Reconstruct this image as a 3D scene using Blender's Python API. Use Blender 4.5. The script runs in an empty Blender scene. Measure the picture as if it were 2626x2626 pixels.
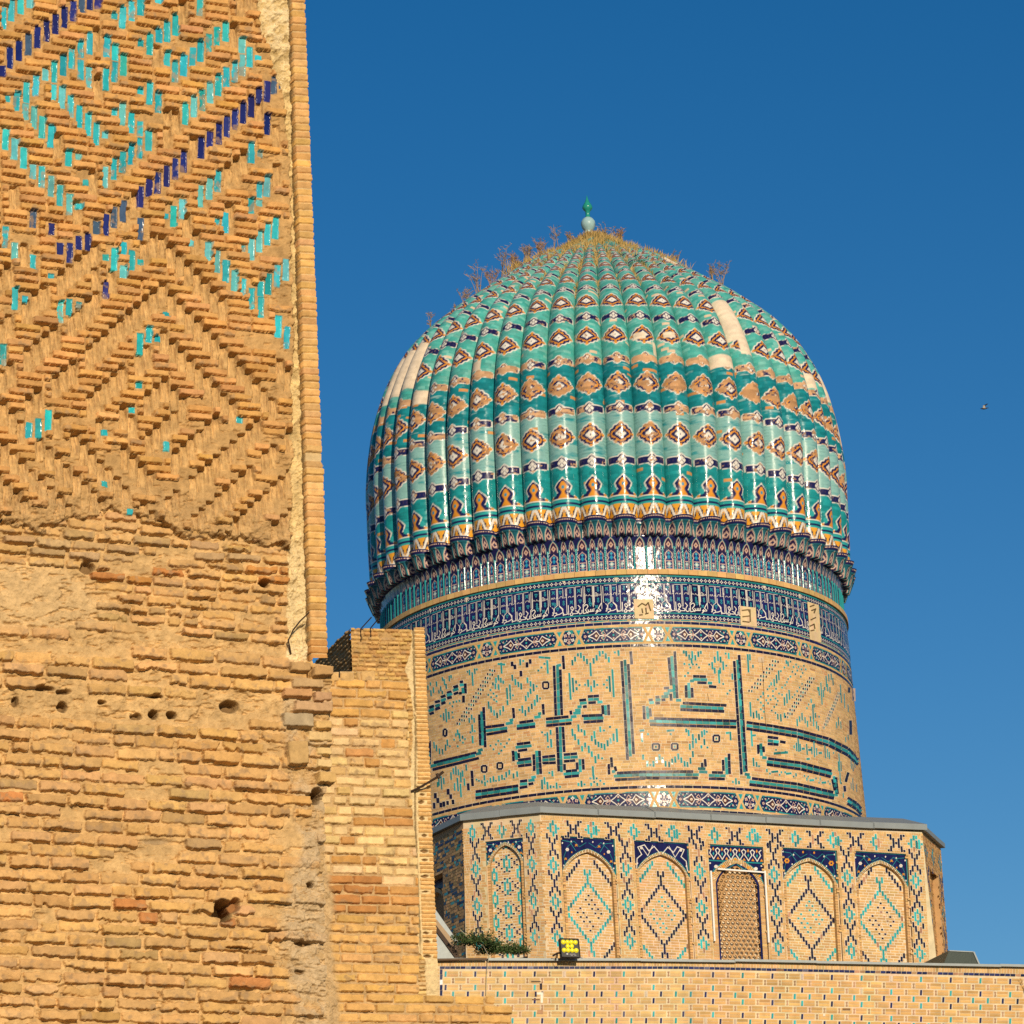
import bpy, math, random
import numpy as np
from mathutils import Matrix, Vector

rng = np.random.default_rng(7)
random.seed(7)
R_ = math.radians
scn = bpy.context.scene
COL = scn.collection

# ------------------------------------------------------------------ camera
FPX, PITCH, ROLL, EYE = 9500.0, 0.30136, -0.0389, 1.6      # focal length in pixels of a 2626 px frame
CAM = np.array([0.0, 0.0, EYE])
fw = np.array([0, math.cos(PITCH), math.sin(PITCH)])
_r = np.array([1.0, 0, 0]); _u = np.cross(_r, fw)
rt = math.cos(ROLL) * _r + math.sin(ROLL) * _u
up = -math.sin(ROLL) * _r + math.cos(ROLL) * _u
cd = bpy.data.cameras.new('camera'); cam = bpy.data.objects.new('camera', cd); COL.objects.link(cam)
cd.sensor_width = 36; cd.lens = 36 * FPX / 2626; cd.clip_start = 0.5; cd.clip_end = 20000
cam.matrix_world = Matrix(((rt[0], up[0], -fw[0], 0), (rt[1], up[1], -fw[1], 0), (rt[2], up[2], -fw[2], EYE), (0, 0, 0, 1)))
scn.camera = cam

# ------------------------------------------------------------------ sky, sun, exposure
SUN_AZ, SUN_EL = 16.0, 17.0            # degrees right of straight behind the camera, and above the horizon
w = bpy.data.worlds.new('World'); scn.world = w; w.use_nodes = True
nt = w.node_tree; bg = nt.nodes['Background']
sky = nt.nodes.new('ShaderNodeTexSky'); sky.sky_type = 'NISHITA'; sky.sun_disc = False
sun_vec = Vector((math.sin(R_(SUN_AZ)) * math.cos(R_(SUN_EL)), -math.cos(R_(SUN_AZ)) * math.cos(R_(SUN_EL)), math.sin(R_(SUN_EL))))
sky.sun_elevation = R_(SUN_EL); sky.sun_rotation = math.atan2(sun_vec.x, sun_vec.y)
sky.air_density = 1.0; sky.dust_density = 0.1; sky.ozone_density = 3.0
hs = nt.nodes.new('ShaderNodeHueSaturation'); hs.inputs['Hue'].default_value = 0.504; hs.inputs['Saturation'].default_value = 1.36; hs.inputs['Value'].default_value = 0.82
nt.links.new(sky.outputs[0], hs.inputs['Color']); nt.links.new(hs.outputs[0], bg.inputs['Color'])
bg.inputs['Strength'].default_value = 0.1
sd = bpy.data.lights.new('sun', 'SUN'); sd.energy = 4.4; sd.angle = R_(0.5); sd.color = (1.0, 0.825, 0.60)
so = bpy.data.objects.new('sun', sd); COL.objects.link(so)
so.rotation_euler = sun_vec.to_track_quat('Z', 'Y').to_euler()
so.location = (10, -30, 40)
scn.view_settings.view_transform = 'Standard'; scn.view_settings.look = 'None'
scn.view_settings.exposure = 0.0; scn.view_settings.gamma = 1.0; scn.view_settings.use_curve_mapping = False
scn.cycles.use_denoising = False
scn.cycles.max_bounces = 4; scn.cycles.diffuse_bounces = 2; scn.cycles.glossy_bounces = 2

# ------------------------------------------------------------------ helpers
def ray(px, py):
    px = np.asarray(px, float); py = np.asarray(py, float)
    a = (px - 1313) / FPX; b = -(py - 1313) / FPX
    return fw + a[..., None] * rt + b[..., None] * up
def project(P):
    d = np.asarray(P, float) - CAM; z = d @ fw
    return np.stack([1313 + FPX * (d @ rt) / z, 1313 - FPX * (d @ up) / z], -1)
class Plane:                                  # a vertical wall plane; az = compass angle of its normal (0 = towards the camera)
    def __init__(s, p, az):
        s.p = np.asarray(p, float); s.az = az
        s.n = np.array([math.sin(R_(az)), -math.cos(R_(az)), 0.0]); s.t = np.array([math.cos(R_(az)), math.sin(R_(az)), 0.0])
    def __call__(s, px, py, d=0.0):           # where the measured sight line meets the wall, d metres proud of it
        k = ray(px, py); t = ((s.p - CAM) @ s.n) / (k @ s.n)
        return CAM + k * t[..., None] + np.asarray(d, float)[..., None] * s.n
    def at(s, px, py, d=0.0): return s(np.array([px]), np.array([py]), np.array([d]))[0]
def smooth(a, b, x):
    t = np.clip((x - a) / (b - a), 0, 1); return t * t * (3 - 2 * t)
_tabs = {}
def vn(x, y, seed=0):                         # value noise in -1..1
    if seed not in _tabs: _tabs[seed] = np.random.default_rng(1000 + seed).uniform(-1, 1, (257, 257)).astype(np.float32)
    T = _tabs[seed]
    xi = np.floor(x).astype(np.int32); yi = np.floor(y).astype(np.int32)
    fx = (x - xi).astype(np.float32); fy = (y - yi).astype(np.float32)
    fx = fx * fx * (3 - 2 * fx); fy = fy * fy * (3 - 2 * fy)
    xi %= 256; yi %= 256
    return (T[yi, xi] * (1 - fx) + T[yi, xi + 1] * fx) * (1 - fy) + (T[yi + 1, xi] * (1 - fx) + T[yi + 1, xi + 1] * fx) * fy
def fbm(x, y, s, seed=0, oct=4, gain=0.5):
    o = 0; a = 1.0; n = 0
    for k in range(oct):
        o = o + a * vn(x / s + 17.3 * k, y / s + 9.1 * k, seed + k); n += a; a *= gain; s *= 0.5
    return o / n
def link(o, parent=None):
    COL.objects.link(o)
    if parent is not None: o.parent = parent
    return o
def tag(o, label=None, cat=None, group=None, kind=None):
    if label: o['label'] = label
    if cat: o['category'] = cat
    if group: o['group'] = group
    if kind: o['kind'] = kind
    return o
def empty(name, loc=(0, 0, 0)):
    o = bpy.data.objects.new(name, None); o.location = loc; o.empty_display_size = 0.3; return link(o)
def mesh_obj(name, V, F, mat, parent=None, col=None, smooth_=False, local=None):
    """F: (n,k) array or list of index lists; col: (nverts,4), alpha = roughness."""
    me = bpy.data.meshes.new(name)
    V = np.asarray(V, np.float32)
    if local is not None: V = V - np.asarray(local, np.float32)
    if isinstance(F, np.ndarray):
        ls = np.full(len(F), F.shape[1], np.int32); li = F.reshape(-1).astype(np.int32)
    else:
        ls = np.array([len(f) for f in F], np.int32); li = np.array([i for f in F for i in f], np.int32)
    me.vertices.add(len(V)); me.vertices.foreach_set('co', V.reshape(-1))
    me.loops.add(len(li)); me.loops.foreach_set('vertex_index', li)
    me.polygons.add(len(ls)); me.polygons.foreach_set('loop_start', np.concatenate([[0], np.cumsum(ls)[:-1]]).astype(np.int32))
    me.polygons.foreach_set('use_smooth', np.full(len(ls), smooth_, bool))
    if col is not None:
        ca = me.color_attributes.new('Col', 'FLOAT_COLOR', 'POINT'); ca.data.foreach_set('color', np.asarray(col, np.float32).reshape(-1))
    me.update(calc_edges=True); me.validate()
    me.materials.append(mat)
    o = bpy.data.objects.new(name, me)
    if local is not None and parent is None: o.location = local
    return link(o, parent)
def grid_faces(ny, nx, mask=None, flip=False):
    i = np.arange(ny * nx).reshape(ny, nx)
    q = np.stack([i[:-1, :-1], i[1:, :-1], i[1:, 1:], i[:-1, 1:]], -1)
    if flip: q = q[..., ::-1]
    if mask is not None:
        m = mask[:-1, :-1] & mask[1:, :-1] & mask[1:, 1:] & mask[:-1, 1:]; q = q[m]
    return q.reshape(-1, 4)
def grid_obj(name, P, col, mat, parent=None, mask=None, local=None, sm=True):
    ny, nx = P.shape[:2]; F = grid_faces(ny, nx, mask)
    V = P.reshape(-1, 3); c = col.reshape(-1, 4)
    if mask is not None:
        used = np.zeros(len(V), bool); used[F.reshape(-1)] = True; idx = np.cumsum(used) - 1
        V = V[used]; c = c[used]; F = idx[F]
    return mesh_obj(name, V, F, mat, parent, c, sm, local)
def box_vf(c, sx, sy, sz, rot=None):
    v = np.array([[x, y, z] for x in (-sx, sx) for y in (-sy, sy) for z in (-sz, sz)], float) / 2
    if rot is not None: v = v @ np.array(rot).T
    return v + np.asarray(c, float), [[0, 1, 3, 2], [4, 6, 7, 5], [0, 4, 5, 1], [2, 3, 7, 6], [0, 2, 6, 4], [1, 5, 7, 3]]
def hexa(p8):                                 # box from 8 points: 4 front (ccw) + 4 back
    return np.array(p8, float), [[0, 1, 2, 3], [7, 6, 5, 4], [0, 4, 5, 1], [1, 5, 6, 2], [2, 6, 7, 3], [3, 7, 4, 0]]
def join(parts):
    V = []; F = []; n = 0
    for v, f in parts:
        V.append(np.asarray(v, float)); F += [[i + n for i in q] for q in f]; n += len(v)
    return np.concatenate(V), F
def tube(pts, rad, k=6):
    pts = np.asarray(pts, float); n = len(pts); rad = np.broadcast_to(rad, (n,)); V = []; F = []
    for i in range(n):
        t = pts[min(i + 1, n - 1)] - pts[max(i - 1, 0)]; t /= np.linalg.norm(t) + 1e-12
        a = np.cross(t, [0, 0, 1.0]) if abs(t[2]) < 0.95 else np.cross(t, [1.0, 0, 0]); a /= np.linalg.norm(a); b = np.cross(t, a)
        for j in range(k):
            an = 2 * math.pi * j / k; V.append(pts[i] + rad[i] * (math.cos(an) * a + math.sin(an) * b))
    for i in range(n - 1):
        for j in range(k): F.append([i * k + j, i * k + (j + 1) % k, (i + 1) * k + (j + 1) % k, (i + 1) * k + j])
    F.append(list(range(k))[::-1]); F.append([(n - 1) * k + j for j in range(k)])
    return np.array(V), F
def lathe(prof, k=24, c=(0, 0, 0)):
    V = []; F = []
    for r, z in prof:
        for j in range(k): V.append((c[0] + r * math.cos(2 * math.pi * j / k), c[1] + r * math.sin(2 * math.pi * j / k), c[2] + z))
    for i in range(len(prof) - 1):
        for j in range(k): F.append([i * k + j, i * k + (j + 1) % k, (i + 1) * k + (j + 1) % k, (i + 1) * k + j])
    return np.array(V), F

class Mosaic:
    """Inlay pieces given as polygons in the measured coordinates of a surface, each with a depth, a colour and a roughness."""
    def __init__(s): s.uv = []; s.d = []; s.c = []; s.n = []
    def poly(s, pts, d, col, rough=0.8, tilt=0.0):
        pts = np.asarray(pts, float); m = len(pts)
        dd = np.full(m, d)
        if tilt:
            c = pts.mean(0); sc = np.abs(pts - c).max(0) + 1e-6; q = (pts - c) / sc
            dd = dd + q @ rng.normal(0, tilt, 2)
        s.uv.append(pts); s.d.append(dd); s.c.append(np.tile([*col, rough], (m, 1))); s.n.append(m)
    def rect(s, u0, v0, u1, v1, d, col, rough=0.8, tilt=0.0, sh=0.0, sl=0.0):
        # sh: u shift per v (lean of the uprights), sl: v shift per u (fall of the courses)
        p = [(u0, v0), (u0, v1), (u1, v1), (u1, v0)]; cu, cv = (u0 + u1) / 2, (v0 + v1) / 2
        s.poly([(u + sh * (v - cv), v + sl * (u - cu)) for u, v in p], d, col, rough, tilt)
    def stroke(s, pts, wd, d, col, rough=0.8, tilt=0.0):
        pts = np.asarray(pts, float)
        for a, b in zip(pts[:-1], pts[1:]):
            t = b - a; L = np.hypot(*t)
            if L < 1e-9: continue
            t /= L; n = np.array([-t[1], t[0]]) * wd / 2; e = t * wd * 0.35
            s.poly([a - e + n, a - e - n, b + e - n, b + e + n], d, col, rough, tilt)
            d += 0.00005
    def disc(s, c, r, d, col, rough=0.8, k=8, ry=None, ph=0.0):
        ry = r if ry is None else ry
        s.poly([(c[0] + r * math.cos(-2 * math.pi * j / k + ph), c[1] + ry * math.sin(-2 * math.pi * j / k + ph)) for j in range(k)], d, col, rough)
    def build(s, name, f, mat, parent=None, local=None):
        uv = np.concatenate(s.uv); d = np.concatenate(s.d); c = np.concatenate(s.c)
        V = f(uv[:, 0], uv[:, 1], d)
        F = []; k = 0
        for m in s.n: F.append(list(range(k, k + m))); k += m
        return mesh_obj(name, V, F, mat, parent, c, False, local)

def jit(c, v=0.1, h=0.03):
    k = 1 + rng.normal(0, v); return tuple(max(0.003, min(0.95, x * k * (1 + rng.normal(0, h)))) for x in c)

# ------------------------------------------------------------------ materials
def mat_attr(name, bump=0.0, bscale=40.0, spec=0.3, mottle=0.15, mscale=8.0, coat=0.0, wav=0.0, wscale=3.0):
    """Colour and roughness come from the mesh ('Col'), broken up by noise in object space."""
    m = bpy.data.materials.new(name); m.use_nodes = True; t = m.node_tree; b = t.nodes['Principled BSDF']
    a = t.nodes.new('ShaderNodeAttribute'); a.attribute_name = 'Col'
    tc = t.nodes.new('ShaderNodeTexCoord')
    nz = t.nodes.new('ShaderNodeTexNoise'); nz.inputs['Scale'].default_value = mscale; nz.inputs['Detail'].default_value = 6; nz.inputs['Roughness'].default_value = 0.65
    t.links.new(tc.outputs['Object'], nz.inputs['Vector'])
    mr = t.nodes.new('ShaderNodeMapRange'); mr.inputs['From Min'].default_value = 0.3; mr.inputs['From Max'].default_value = 0.7
    mr.inputs['To Min'].default_value = 1 - mottle; mr.inputs['To Max'].default_value = 1 + mottle
    t.links.new(nz.outputs['Fac'], mr.inputs['Value'])
    mx = t.nodes.new('ShaderNodeVectorMath'); mx.operation = 'SCALE'
    t.links.new(a.outputs['Color'], mx.inputs[0]); t.links.new(mr.outputs[0], mx.inputs['Scale'])
    t.links.new(mx.outputs[0], b.inputs['Base Color']); t.links.new(a.outputs['Alpha'], b.inputs['Roughness'])
    b.inputs['Specular IOR Level'].default_value = spec
    last = None
    if bump > 0:
        n2 = t.nodes.new('ShaderNodeTexNoise'); n2.inputs['Scale'].default_value = bscale; n2.inputs['Detail'].default_value = 5
        t.links.new(tc.outputs['Object'], n2.inputs['Vector'])
        bp = t.nodes.new('ShaderNodeBump'); bp.inputs['Distance'].default_value = bump
        sr = t.nodes.new('ShaderNodeMapRange'); sr.inputs['From Min'].default_value = 0.2; sr.inputs['From Max'].default_value = 0.7; sr.inputs['To Min'].default_value = 0.06
        t.links.new(a.outputs['Alpha'], sr.inputs['Value']); t.links.new(sr.outputs[0], bp.inputs['Strength'])   # glaze stays smooth
        t.links.new(n2.outputs['Fac'], bp.inputs['Height']); last = bp
    if wav > 0:
        n3 = t.nodes.new('ShaderNodeTexNoise'); n3.inputs['Scale'].default_value = wscale; n3.inputs['Detail'].default_value = 2
        t.links.new(tc.outputs['Object'], n3.inputs['Vector'])
        b3 = t.nodes.new('ShaderNodeBump'); b3.inputs['Strength'].default_value = 1.0; b3.inputs['Distance'].default_value = wav
        t.links.new(n3.outputs['Fac'], b3.inputs['Height'])
        if last is not None: t.links.new(last.outputs[0], b3.inputs['Normal'])
        last = b3
    if last is not None: t.links.new(last.outputs[0], b.inputs['Normal'])
    return m
def mat_flat(name, col, rough=0.7, metal=0.0, mottle=0.2, mscale=6.0, bump=0.002, bscale=30, spec=0.4):
    m = bpy.data.materials.new(name); m.use_nodes = True; t = m.node_tree; b = t.nodes['Principled BSDF']
    tc = t.nodes.new('ShaderNodeTexCoord'); nz = t.nodes.new('ShaderNodeTexNoise'); nz.inputs['Scale'].default_value = mscale; nz.inputs['Detail'].default_value = 6
    t.links.new(tc.outputs['Object'], nz.inputs['Vector'])
    cr = t.nodes.new('ShaderNodeMix'); cr.data_type = 'RGBA'
    cr.inputs['A'].default_value = (*[c * (1 - mottle) for c in col], 1); cr.inputs['B'].default_value = (*[min(1, c * (1 + mottle)) for c in col], 1)
    t.links.new(nz.outputs['Fac'], cr.inputs['Factor']); t.links.new(cr.outputs['Result'], b.inputs['Base Color'])
    b.inputs['Roughness'].default_value = rough; b.inputs['Metallic'].default_value = metal; b.inputs['Specular IOR Level'].default_value = spec
    if bump:
        bp = t.nodes.new('ShaderNodeBump'); bp.inputs['Distance'].default_value = bump
        n2 = t.nodes.new('ShaderNodeTexNoise'); n2.inputs['Scale'].default_value = bscale
        t.links.new(tc.outputs['Object'], n2.inputs['Vector']); t.links.new(n2.outputs['Fac'], bp.inputs['Height']); t.links.new(bp.outputs[0], b.inputs['Normal'])
    return m
M_wall = mat_attr('weathered_masonry', bump=0.006, bscale=60, spec=0.25, mottle=0.22, mscale=14)
M_mos = mat_attr('brick_mosaic', bump=0.004, bscale=30, spec=0.5, mottle=0.14, mscale=5)
M_glz = mat_attr('glazed_tile', bump=0.0016, bscale=22, spec=0.22, mottle=0.12, mscale=4, wav=0.010, wscale=6)
M_metal = mat_flat('galvanised_sheet', (0.27, 0.30, 0.30), 0.5, 0.3, 0.15, 3, 0.004, 4)
M_green = mat_flat('green_roof_sheet', (0.035, 0.05, 0.042), 0.5, 0.2, 0.2, 4)
M_earth = mat_flat('dry_earth', (0.20, 0.145, 0.09), 0.95, 0, 0.3, 0.4, 0.02, 3)
M_roof = mat_flat('clay_roof', (0.36, 0.25, 0.14), 0.9, 0, 0.25, 1.5, 0.01, 8)
M_core = mat_flat('rough_brick_core', (0.46, 0.29, 0.13), 0.9, 0, 0.3, 3.0, 0.02, 10)
M_iron = mat_flat('rusty_iron', (0.05, 0.03, 0.02), 0.7, 0.4, 0.3, 12)
M_dark = mat_flat('black_housing', (0.012, 0.012, 0.013), 0.4, 0, 0.1, 4, 0)
M_white = mat_flat('white_strip', (0.8, 0.79, 0.75), 0.5, 0, 0.03, 4, 0)
M_lens = mat_flat('yellow_lens', (0.85, 0.78, 0.03), 0.25, 0, 0.08, 8, 0)
M_dry = mat_flat('dry_stem', (0.36, 0.24, 0.13), 0.9, 0, 0.3, 3, 0)
M_straw = mat_flat('dry_grass_blade', (0.48, 0.32, 0.11), 0.9, 0, 0.3, 1.5, 0)
M_leaf = mat_flat('green_leaf', (0.05, 0.085, 0.02), 0.7, 0, 0.5, 3, 0)

NAVY = (0.012, 0.013, 0.075); INK = (0.012, 0.010, 0.035); TEAL = (0.020, 0.230, 0.245); TURQ = (0.030, 0.330, 0.330)
WHITE = (0.70, 0.66, 0.58); ORANGE = (0.66, 0.27, 0.025); PINK = (0.62, 0.42, 0.33)
BRICK = (0.56, 0.335, 0.135); BRICKP = (0.62, 0.41, 0.19); JOINT = (0.72, 0.61, 0.44)

# ------------------------------------------------------------------ ground
g = mesh_obj('ground', [(-9000, -9000, 0), (9000, -9000, 0), (9000, 9000, 0), (-9000, 9000, 0)], [[0, 1, 2, 3]], M_earth)
tag(g, kind='structure')
# ------------------------------------------------------------------ ruined portal wall (near, left)
WALL = Plane((0, 0, 0), 24.5)
_k = ray(np.array(700.0), np.array(1300.0)); WALL.p = CAM + _k * 27.0
PXM = 1.12 * 27.0 / FPX                                                  # metres per measured pixel on this wall

class Relief:
    """A masonry face as a fine relief: H = height in pixels, C = colour, G = roughness, all on one grid."""
    def __init__(s, x0, x1, y0, y1, st, warp=(2.6, 24, 1.1, 7), seed=0):
        s.x = np.arange(x0, x1, st); s.y = np.arange(y0, y1, st); s.st = st; s.x0 = x0; s.y0 = y0
        s.X, s.Y = np.meshgrid(s.x, s.y); X, Y = s.X, s.Y
        s.Xw = X + warp[0] * fbm(X, Y, warp[1], seed + 11, 2) + warp[2] * fbm(X, Y, warp[3], seed + 13, 2)
        s.Yw = Y + warp[0] * 0.8 * fbm(X, Y, warp[1], seed + 21, 2) + warp[2] * fbm(X, Y, warp[3], seed + 23, 2)
        s.H = np.zeros(X.shape); s.C = np.zeros(X.shape + (3,)); s.G = np.full(X.shape, 0.92)
        s.M = np.ones(X.shape, bool)
    def win(s, cx, cy, rx, ry):
        i0 = int((cy - ry - s.y0) / s.st); i1 = int((cy + ry - s.y0) / s.st) + 2; j0 = int((cx - rx - s.x0) / s.st); j1 = int((cx + rx - s.x0) / s.st) + 2
        i0, j0 = max(i0, 0), max(j0, 0)
        if i1 <= i0 or j1 <= j0 or i0 >= len(s.y) or j0 >= len(s.x): return None
        return slice(i0, i1), slice(j0, j1)
    def brick(s, cx, cy, bw, bh, sl=0.0, h=9.0, col=BRICK, r=2.0, edge=2.0, rough=0.92, tx=0.0, ty=0.0, lean=0.0, dome=0.0, warp=1.0, chip=0.0):
        q = s.win(cx, cy, bw / 2 + 6, bh / 2 + 6 + abs(sl) * bw / 2)
        if q is None: return
        lx = s.X[q] * (1 - warp) + s.Xw[q] * warp - cx; ly = s.Y[q] * (1 - warp) + s.Yw[q] * warp - cy
        ly = ly - sl * lx; lx = lx - lean * ly
        ax = np.abs(lx) - bw / 2 + r; ay = np.abs(ly) - bh / 2 + r
        d = np.hypot(np.maximum(ax, 0), np.maximum(ay, 0)) + np.minimum(np.maximum(ax, ay), 0) - r
        if chip:
            d = d + chip * np.maximum(0, fbm(s.X[q], s.Y[q], 16, 71, 3) + 0.1) * 3
        f = smooth(0.0, -edge, d)
        top = h + tx * lx + ty * ly
        if dome: top = top + dome * (1 - np.clip((ly / (bh / 2)) ** 2, 0, 1))
        s.H[q] = s.H[q] * (1 - f) + np.maximum(top, s.H[q] * 0.2) * f
        m = smooth(0.4, -0.8, d)[..., None]
        s.C[q] = s.C[q] * (1 - m) + np.asarray(col) * m
        if chip > .5:                                             # broken, dirtier lower arrises
            fm = (smooth(.12, .5, fbm(s.X[q], s.Y[q], 15, 77, 3) + .55 * ly / bh) * m[..., 0] * .6)[..., None]; s.C[q] = s.C[q] * (1 - fm) + np.asarray((.33, .215, .115)) * fm
        s.G[q] = s.G[q] * (1 - m[..., 0]) + rough * m[..., 0]
    def dent(s, cx, cy, rx, ry, depth, col=None, hard=0.6, p=2.0):
        q = s.win(cx, cy, rx * 1.5 + 3, ry * 1.5 + 3)
        if q is None: return
        e = (np.abs((s.Xw[q] - cx) / rx) ** p + np.abs((s.Yw[q] - cy) / ry) ** p) ** (1 / p)
        f = smooth(1.15, hard, e); s.H[q] = s.H[q] * (1 - f) + (-depth) * f
        if col is not None: s.C[q] = s.C[q] * (1 - f[..., None]) + np.asarray(col) * f[..., None]
    def obj(s, name, plane, mat, parent=None, pxm=PXM, mask=None, off=0.0):
        P = plane(s.X, s.Y, s.H * pxm + off)
        col = np.concatenate([np.clip(s.C, 0.004, 0.95), s.G[..., None]], -1)
        return grid_obj(name, P, col, mat, parent, s.M if mask is None else mask)

def fall(y): return (4268 - y) / 23000.0 - 0.039             # how the level courses fall to the right in the picture
def lean(x): return -(0.034 + (x - 815) * 3.2e-5)            # du/dv of an upright

OR_B = (0.57, 0.295, 0.098); OR_L = (0.58, 0.345, 0.132); CLAY = (0.52, 0.325, 0.130); CLAYD = (0.33, 0.185, 0.075); PLAS = (0.66, 0.50, 0.25)
TQ = (0.030, 0.37, 0.42); NV = (0.016, 0.022, 0.14)

def make_left_wall():
    W = Relief(-60, 872, -70, 2720, 1.55)
    X, Y = W.X, W.Y
    n1 = fbm(X, Y, 60, 1, 5, 0.6); n2 = fbm(X, Y, 14, 5, 4, 0.65); n3 = fbm(X, Y, 5, 9, 2)
    # bedding mortar everywhere
    W.H[:] = -1 + 1.5 * n1 + 2.0 * n2 + 0.5 * n3 - 5 * smooth(.1, .5, fbm(X * .7, Y * 1.5, 14, 43, 3, .6))
    W.C[:] = np.asarray((0.46, 0.28, 0.11)) * (1 + 0.22 * n1 + 0.25 * n2)[..., None]
    # vertical gouges of lost tiles
    streak = fbm(X * 3.2, Y * 0.32, 16, 31, 4, 0.65); streak2 = fbm(X * 4, Y * 0.5, 9, 37, 3)
    # ---- lattice of the tile pattern
    XC = [-3, 47, 100, 155, 208, 262, 313, 365, 415, 465, 513, 560, 609, 657, 707, 757, 806, 857, 910, 961, 1011, 1060, 1112, 1159, 1209, 1258, 1308, 1357, 1403, 1450, 1499, 1546, 1594, 1642, 1690]
    XC = [-60 + -50 * 0] and XC
    K = 0.43996
    def colx(c, y):
        x0 = XC[c] * K if c >= 0 else XC[0] * K + c * 23
        return x0 + (0.034 - 0.00055 * c) * (y - 260)
    P = 20.35
    def rowy(r, x): return (r * P) + fall(r * P) * (x - 330)
    T = [(10,120,130),(57,75,130),(110,50,100),(163,15,100),(513,270,130),(460,300,110),(460,420,120),(407,355,125),(358,395,130),(305,435,130),(300,550,95),(252,450,75),(198,515,130),(143,555,125),(85,605,115),(30,590,38),(137,665,100),(187,700,135),(235,755,135),(287,808,135),(352,582,135),(402,635,130),(452,693,135),(502,740,135),(550,795,135),(602,800,38),(655,108,38),(705,115,130),(757,78,125),(808,45,125),(913,15,40),(1153,45,125),(1012,160,130),(963,200,125),(915,220,90),(862,272,130),(810,266,38),(963,357,90),(1010,430,130),(1060,395,130),(1110,348,120),(1157,312,130),(1205,270,125),(1253,230,125),(1303,200,120),(1398,280,95),(1400,393,130),(1443,347,125),(1493,355,38),(1355,433,125),(1308,468,130),(1262,512,130),(1213,555,125),(1165,597,130),(1118,637,130),(1068,678,130),(612,285,130),(660,320,100),(658,433,125),(708,395,130),(607,478,130),(508,465,130),(862,557,130),(808,547,38),(912,610,130),(655,670,38),(703,678,130),(755,730,125),(806,764,95),(804,876,130),(855,835,125),(752,915,130),(705,957,130),(653,1000,130),(600,1045,130),(490,1077,38),(447,927,38),(388,937,100),(22,828,130),(75,882,130),(127,935,130),(180,1013,90),(232,1045,130),(287,1098,130),(340,1150,130),(395,1203,130),(450,1213,38),
         (22,1397,135),(75,1475,105),(182,1545,100),(288,1625,38),(75,1753,135),(137,1757,38),(340,1830,135),(392,1803,100),(450,1792,38),(605,1515,38),(655,1523,135),(708,1460,85),(708,1600,85),(757,1535,135),(808,1540,38),(955,1272,38),(1000,1275,130),(1050,1232,130),(1105,1427,38),(1155,1155,130),(1208,1115,130),(1257,1070,130),(1250,1303,38),(1302,1310,125),(1202,1477,115),(1253,1537,135),(1303,1593,135),(1353,1650,130),(1405,1685,105),(1453,1752,135),(1507,1695,95),(1507,1807,135),(1552,1667,130),(1604,1622,135),(1655,1585,130),(1400,1460,38),(1452,1467,130),(1500,1420,130),(1547,1380,130),(1593,1343,130),(1450,1212,95),(1500,1195,38),(1500,1125,90),(1545,1097,130),(1453,905,125),(1502,912,38),(1610,1915,135),(1660,1980,140),(955,1847,38),(857,1961,100),(805,2016,130),(908,1986,38),(8,2078,130),(798,2258,38),(757,2403,38),(270,2463,135),(212,2508,120),(157,2521,100),(1385,2459,38),(597,2534,38),(957,2615,65),(595,2834,38),(743,2998,38)]
    N = [(560,5,130),(513,10,130),(465,50,105),(415,80,125),(365,115,125),(313,155,125),(262,195,130),(208,232,130),(155,273,130),(100,310,125),(47,352,130),(3,428,70),(183,1290,115),(290,1350,75),(340,1462,80),(395,1488,125),(447,1433,100),(502,1423,105),(552,1340,85),(606,1323,130),(655,1280,130),(707,1243,130),(807,1160,130),(857,1110,110),(908,1078,130),(960,1040,130),(1010,997,130),(1060,955,130),(1163,875,130),(1212,827,100),(1264,795,130),(1310,752,130),(1358,713,130),(1405,672,130),(1450,637,130),(1498,572,95),(1545,547,130),(1585,510,115),(1633,477,120),(1545,737,130),(807,1347,135),(605,1703,110)]
    G = [(560,240,130),(555,520,130),(910,330,130),(1065,110,150),(1350,210,130),(960,700,130),(960,830,130),(1010,720,130),(545,1100,130),(840,1480,150),(880,1430,130),(1500,670,130),(1590,790,130),(1350,985,130),(1395,950,130),(1315,1045,130),(1585,1050,130),(1345,1280,130),(1150,1420,130),(740,1290,130),(760,1210,130),(75,1150,130),(1110,900,130),(1450,30,130),(1400,60,130),(500,1540,130),(450,1580,130),(560,1640,130),(650,1660,130),(120,1500,120),(330,850,120),(440,1280,120)]
    occ = {}
    def bar(zx, zy, zh, kind):
        x, y, h = zx * K, zy * K, zh * K
        c = min(range(-3, 35), key=lambda c: abs(colx(c, y) - x)); n = max(1, round(h / P)); rc = (y - fall(y) * (x - 330)) / P
        r0 = int(round(rc - (n - 1) / 2))
        for r in range(r0, r0 + n): occ.setdefault((c, r), kind)
        return c, r0, n
    bars = [(t, 'T') for t in T] + [(t, 'N') for t in N] + [(t, 'G') for t in G]
    for (t, k) in bars: bar(*t, k)
    extra = []
    for r in range(26, 66):                                        # chevrons of lost bars low on the facing
        for c in range(-3, 35):
            y = rowy(r, colx(c, r * P)); x = colx(c, y)
            lo = 655 + 70 * math.sin(c * 0.55) - 60 * (abs(c - 18.5) < 5)
            if y < lo or (c > 25 and y < 930 - (34 - c) * 5): continue
            k = (r - abs(c - 18)) if y < 1040 else (r + abs(c - 16))
            per = 6 if y < 1040 else 5
            if k % per == 0 and rng.random() < 0.9 and all((c, r + j) not in occ for j in range(3)):
                for j in range(3): occ[(c, r + j)] = 'G'
                extra.append((c, r, 3))
    slots = [bar(*t, 'G') for t in G] + extra
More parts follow.
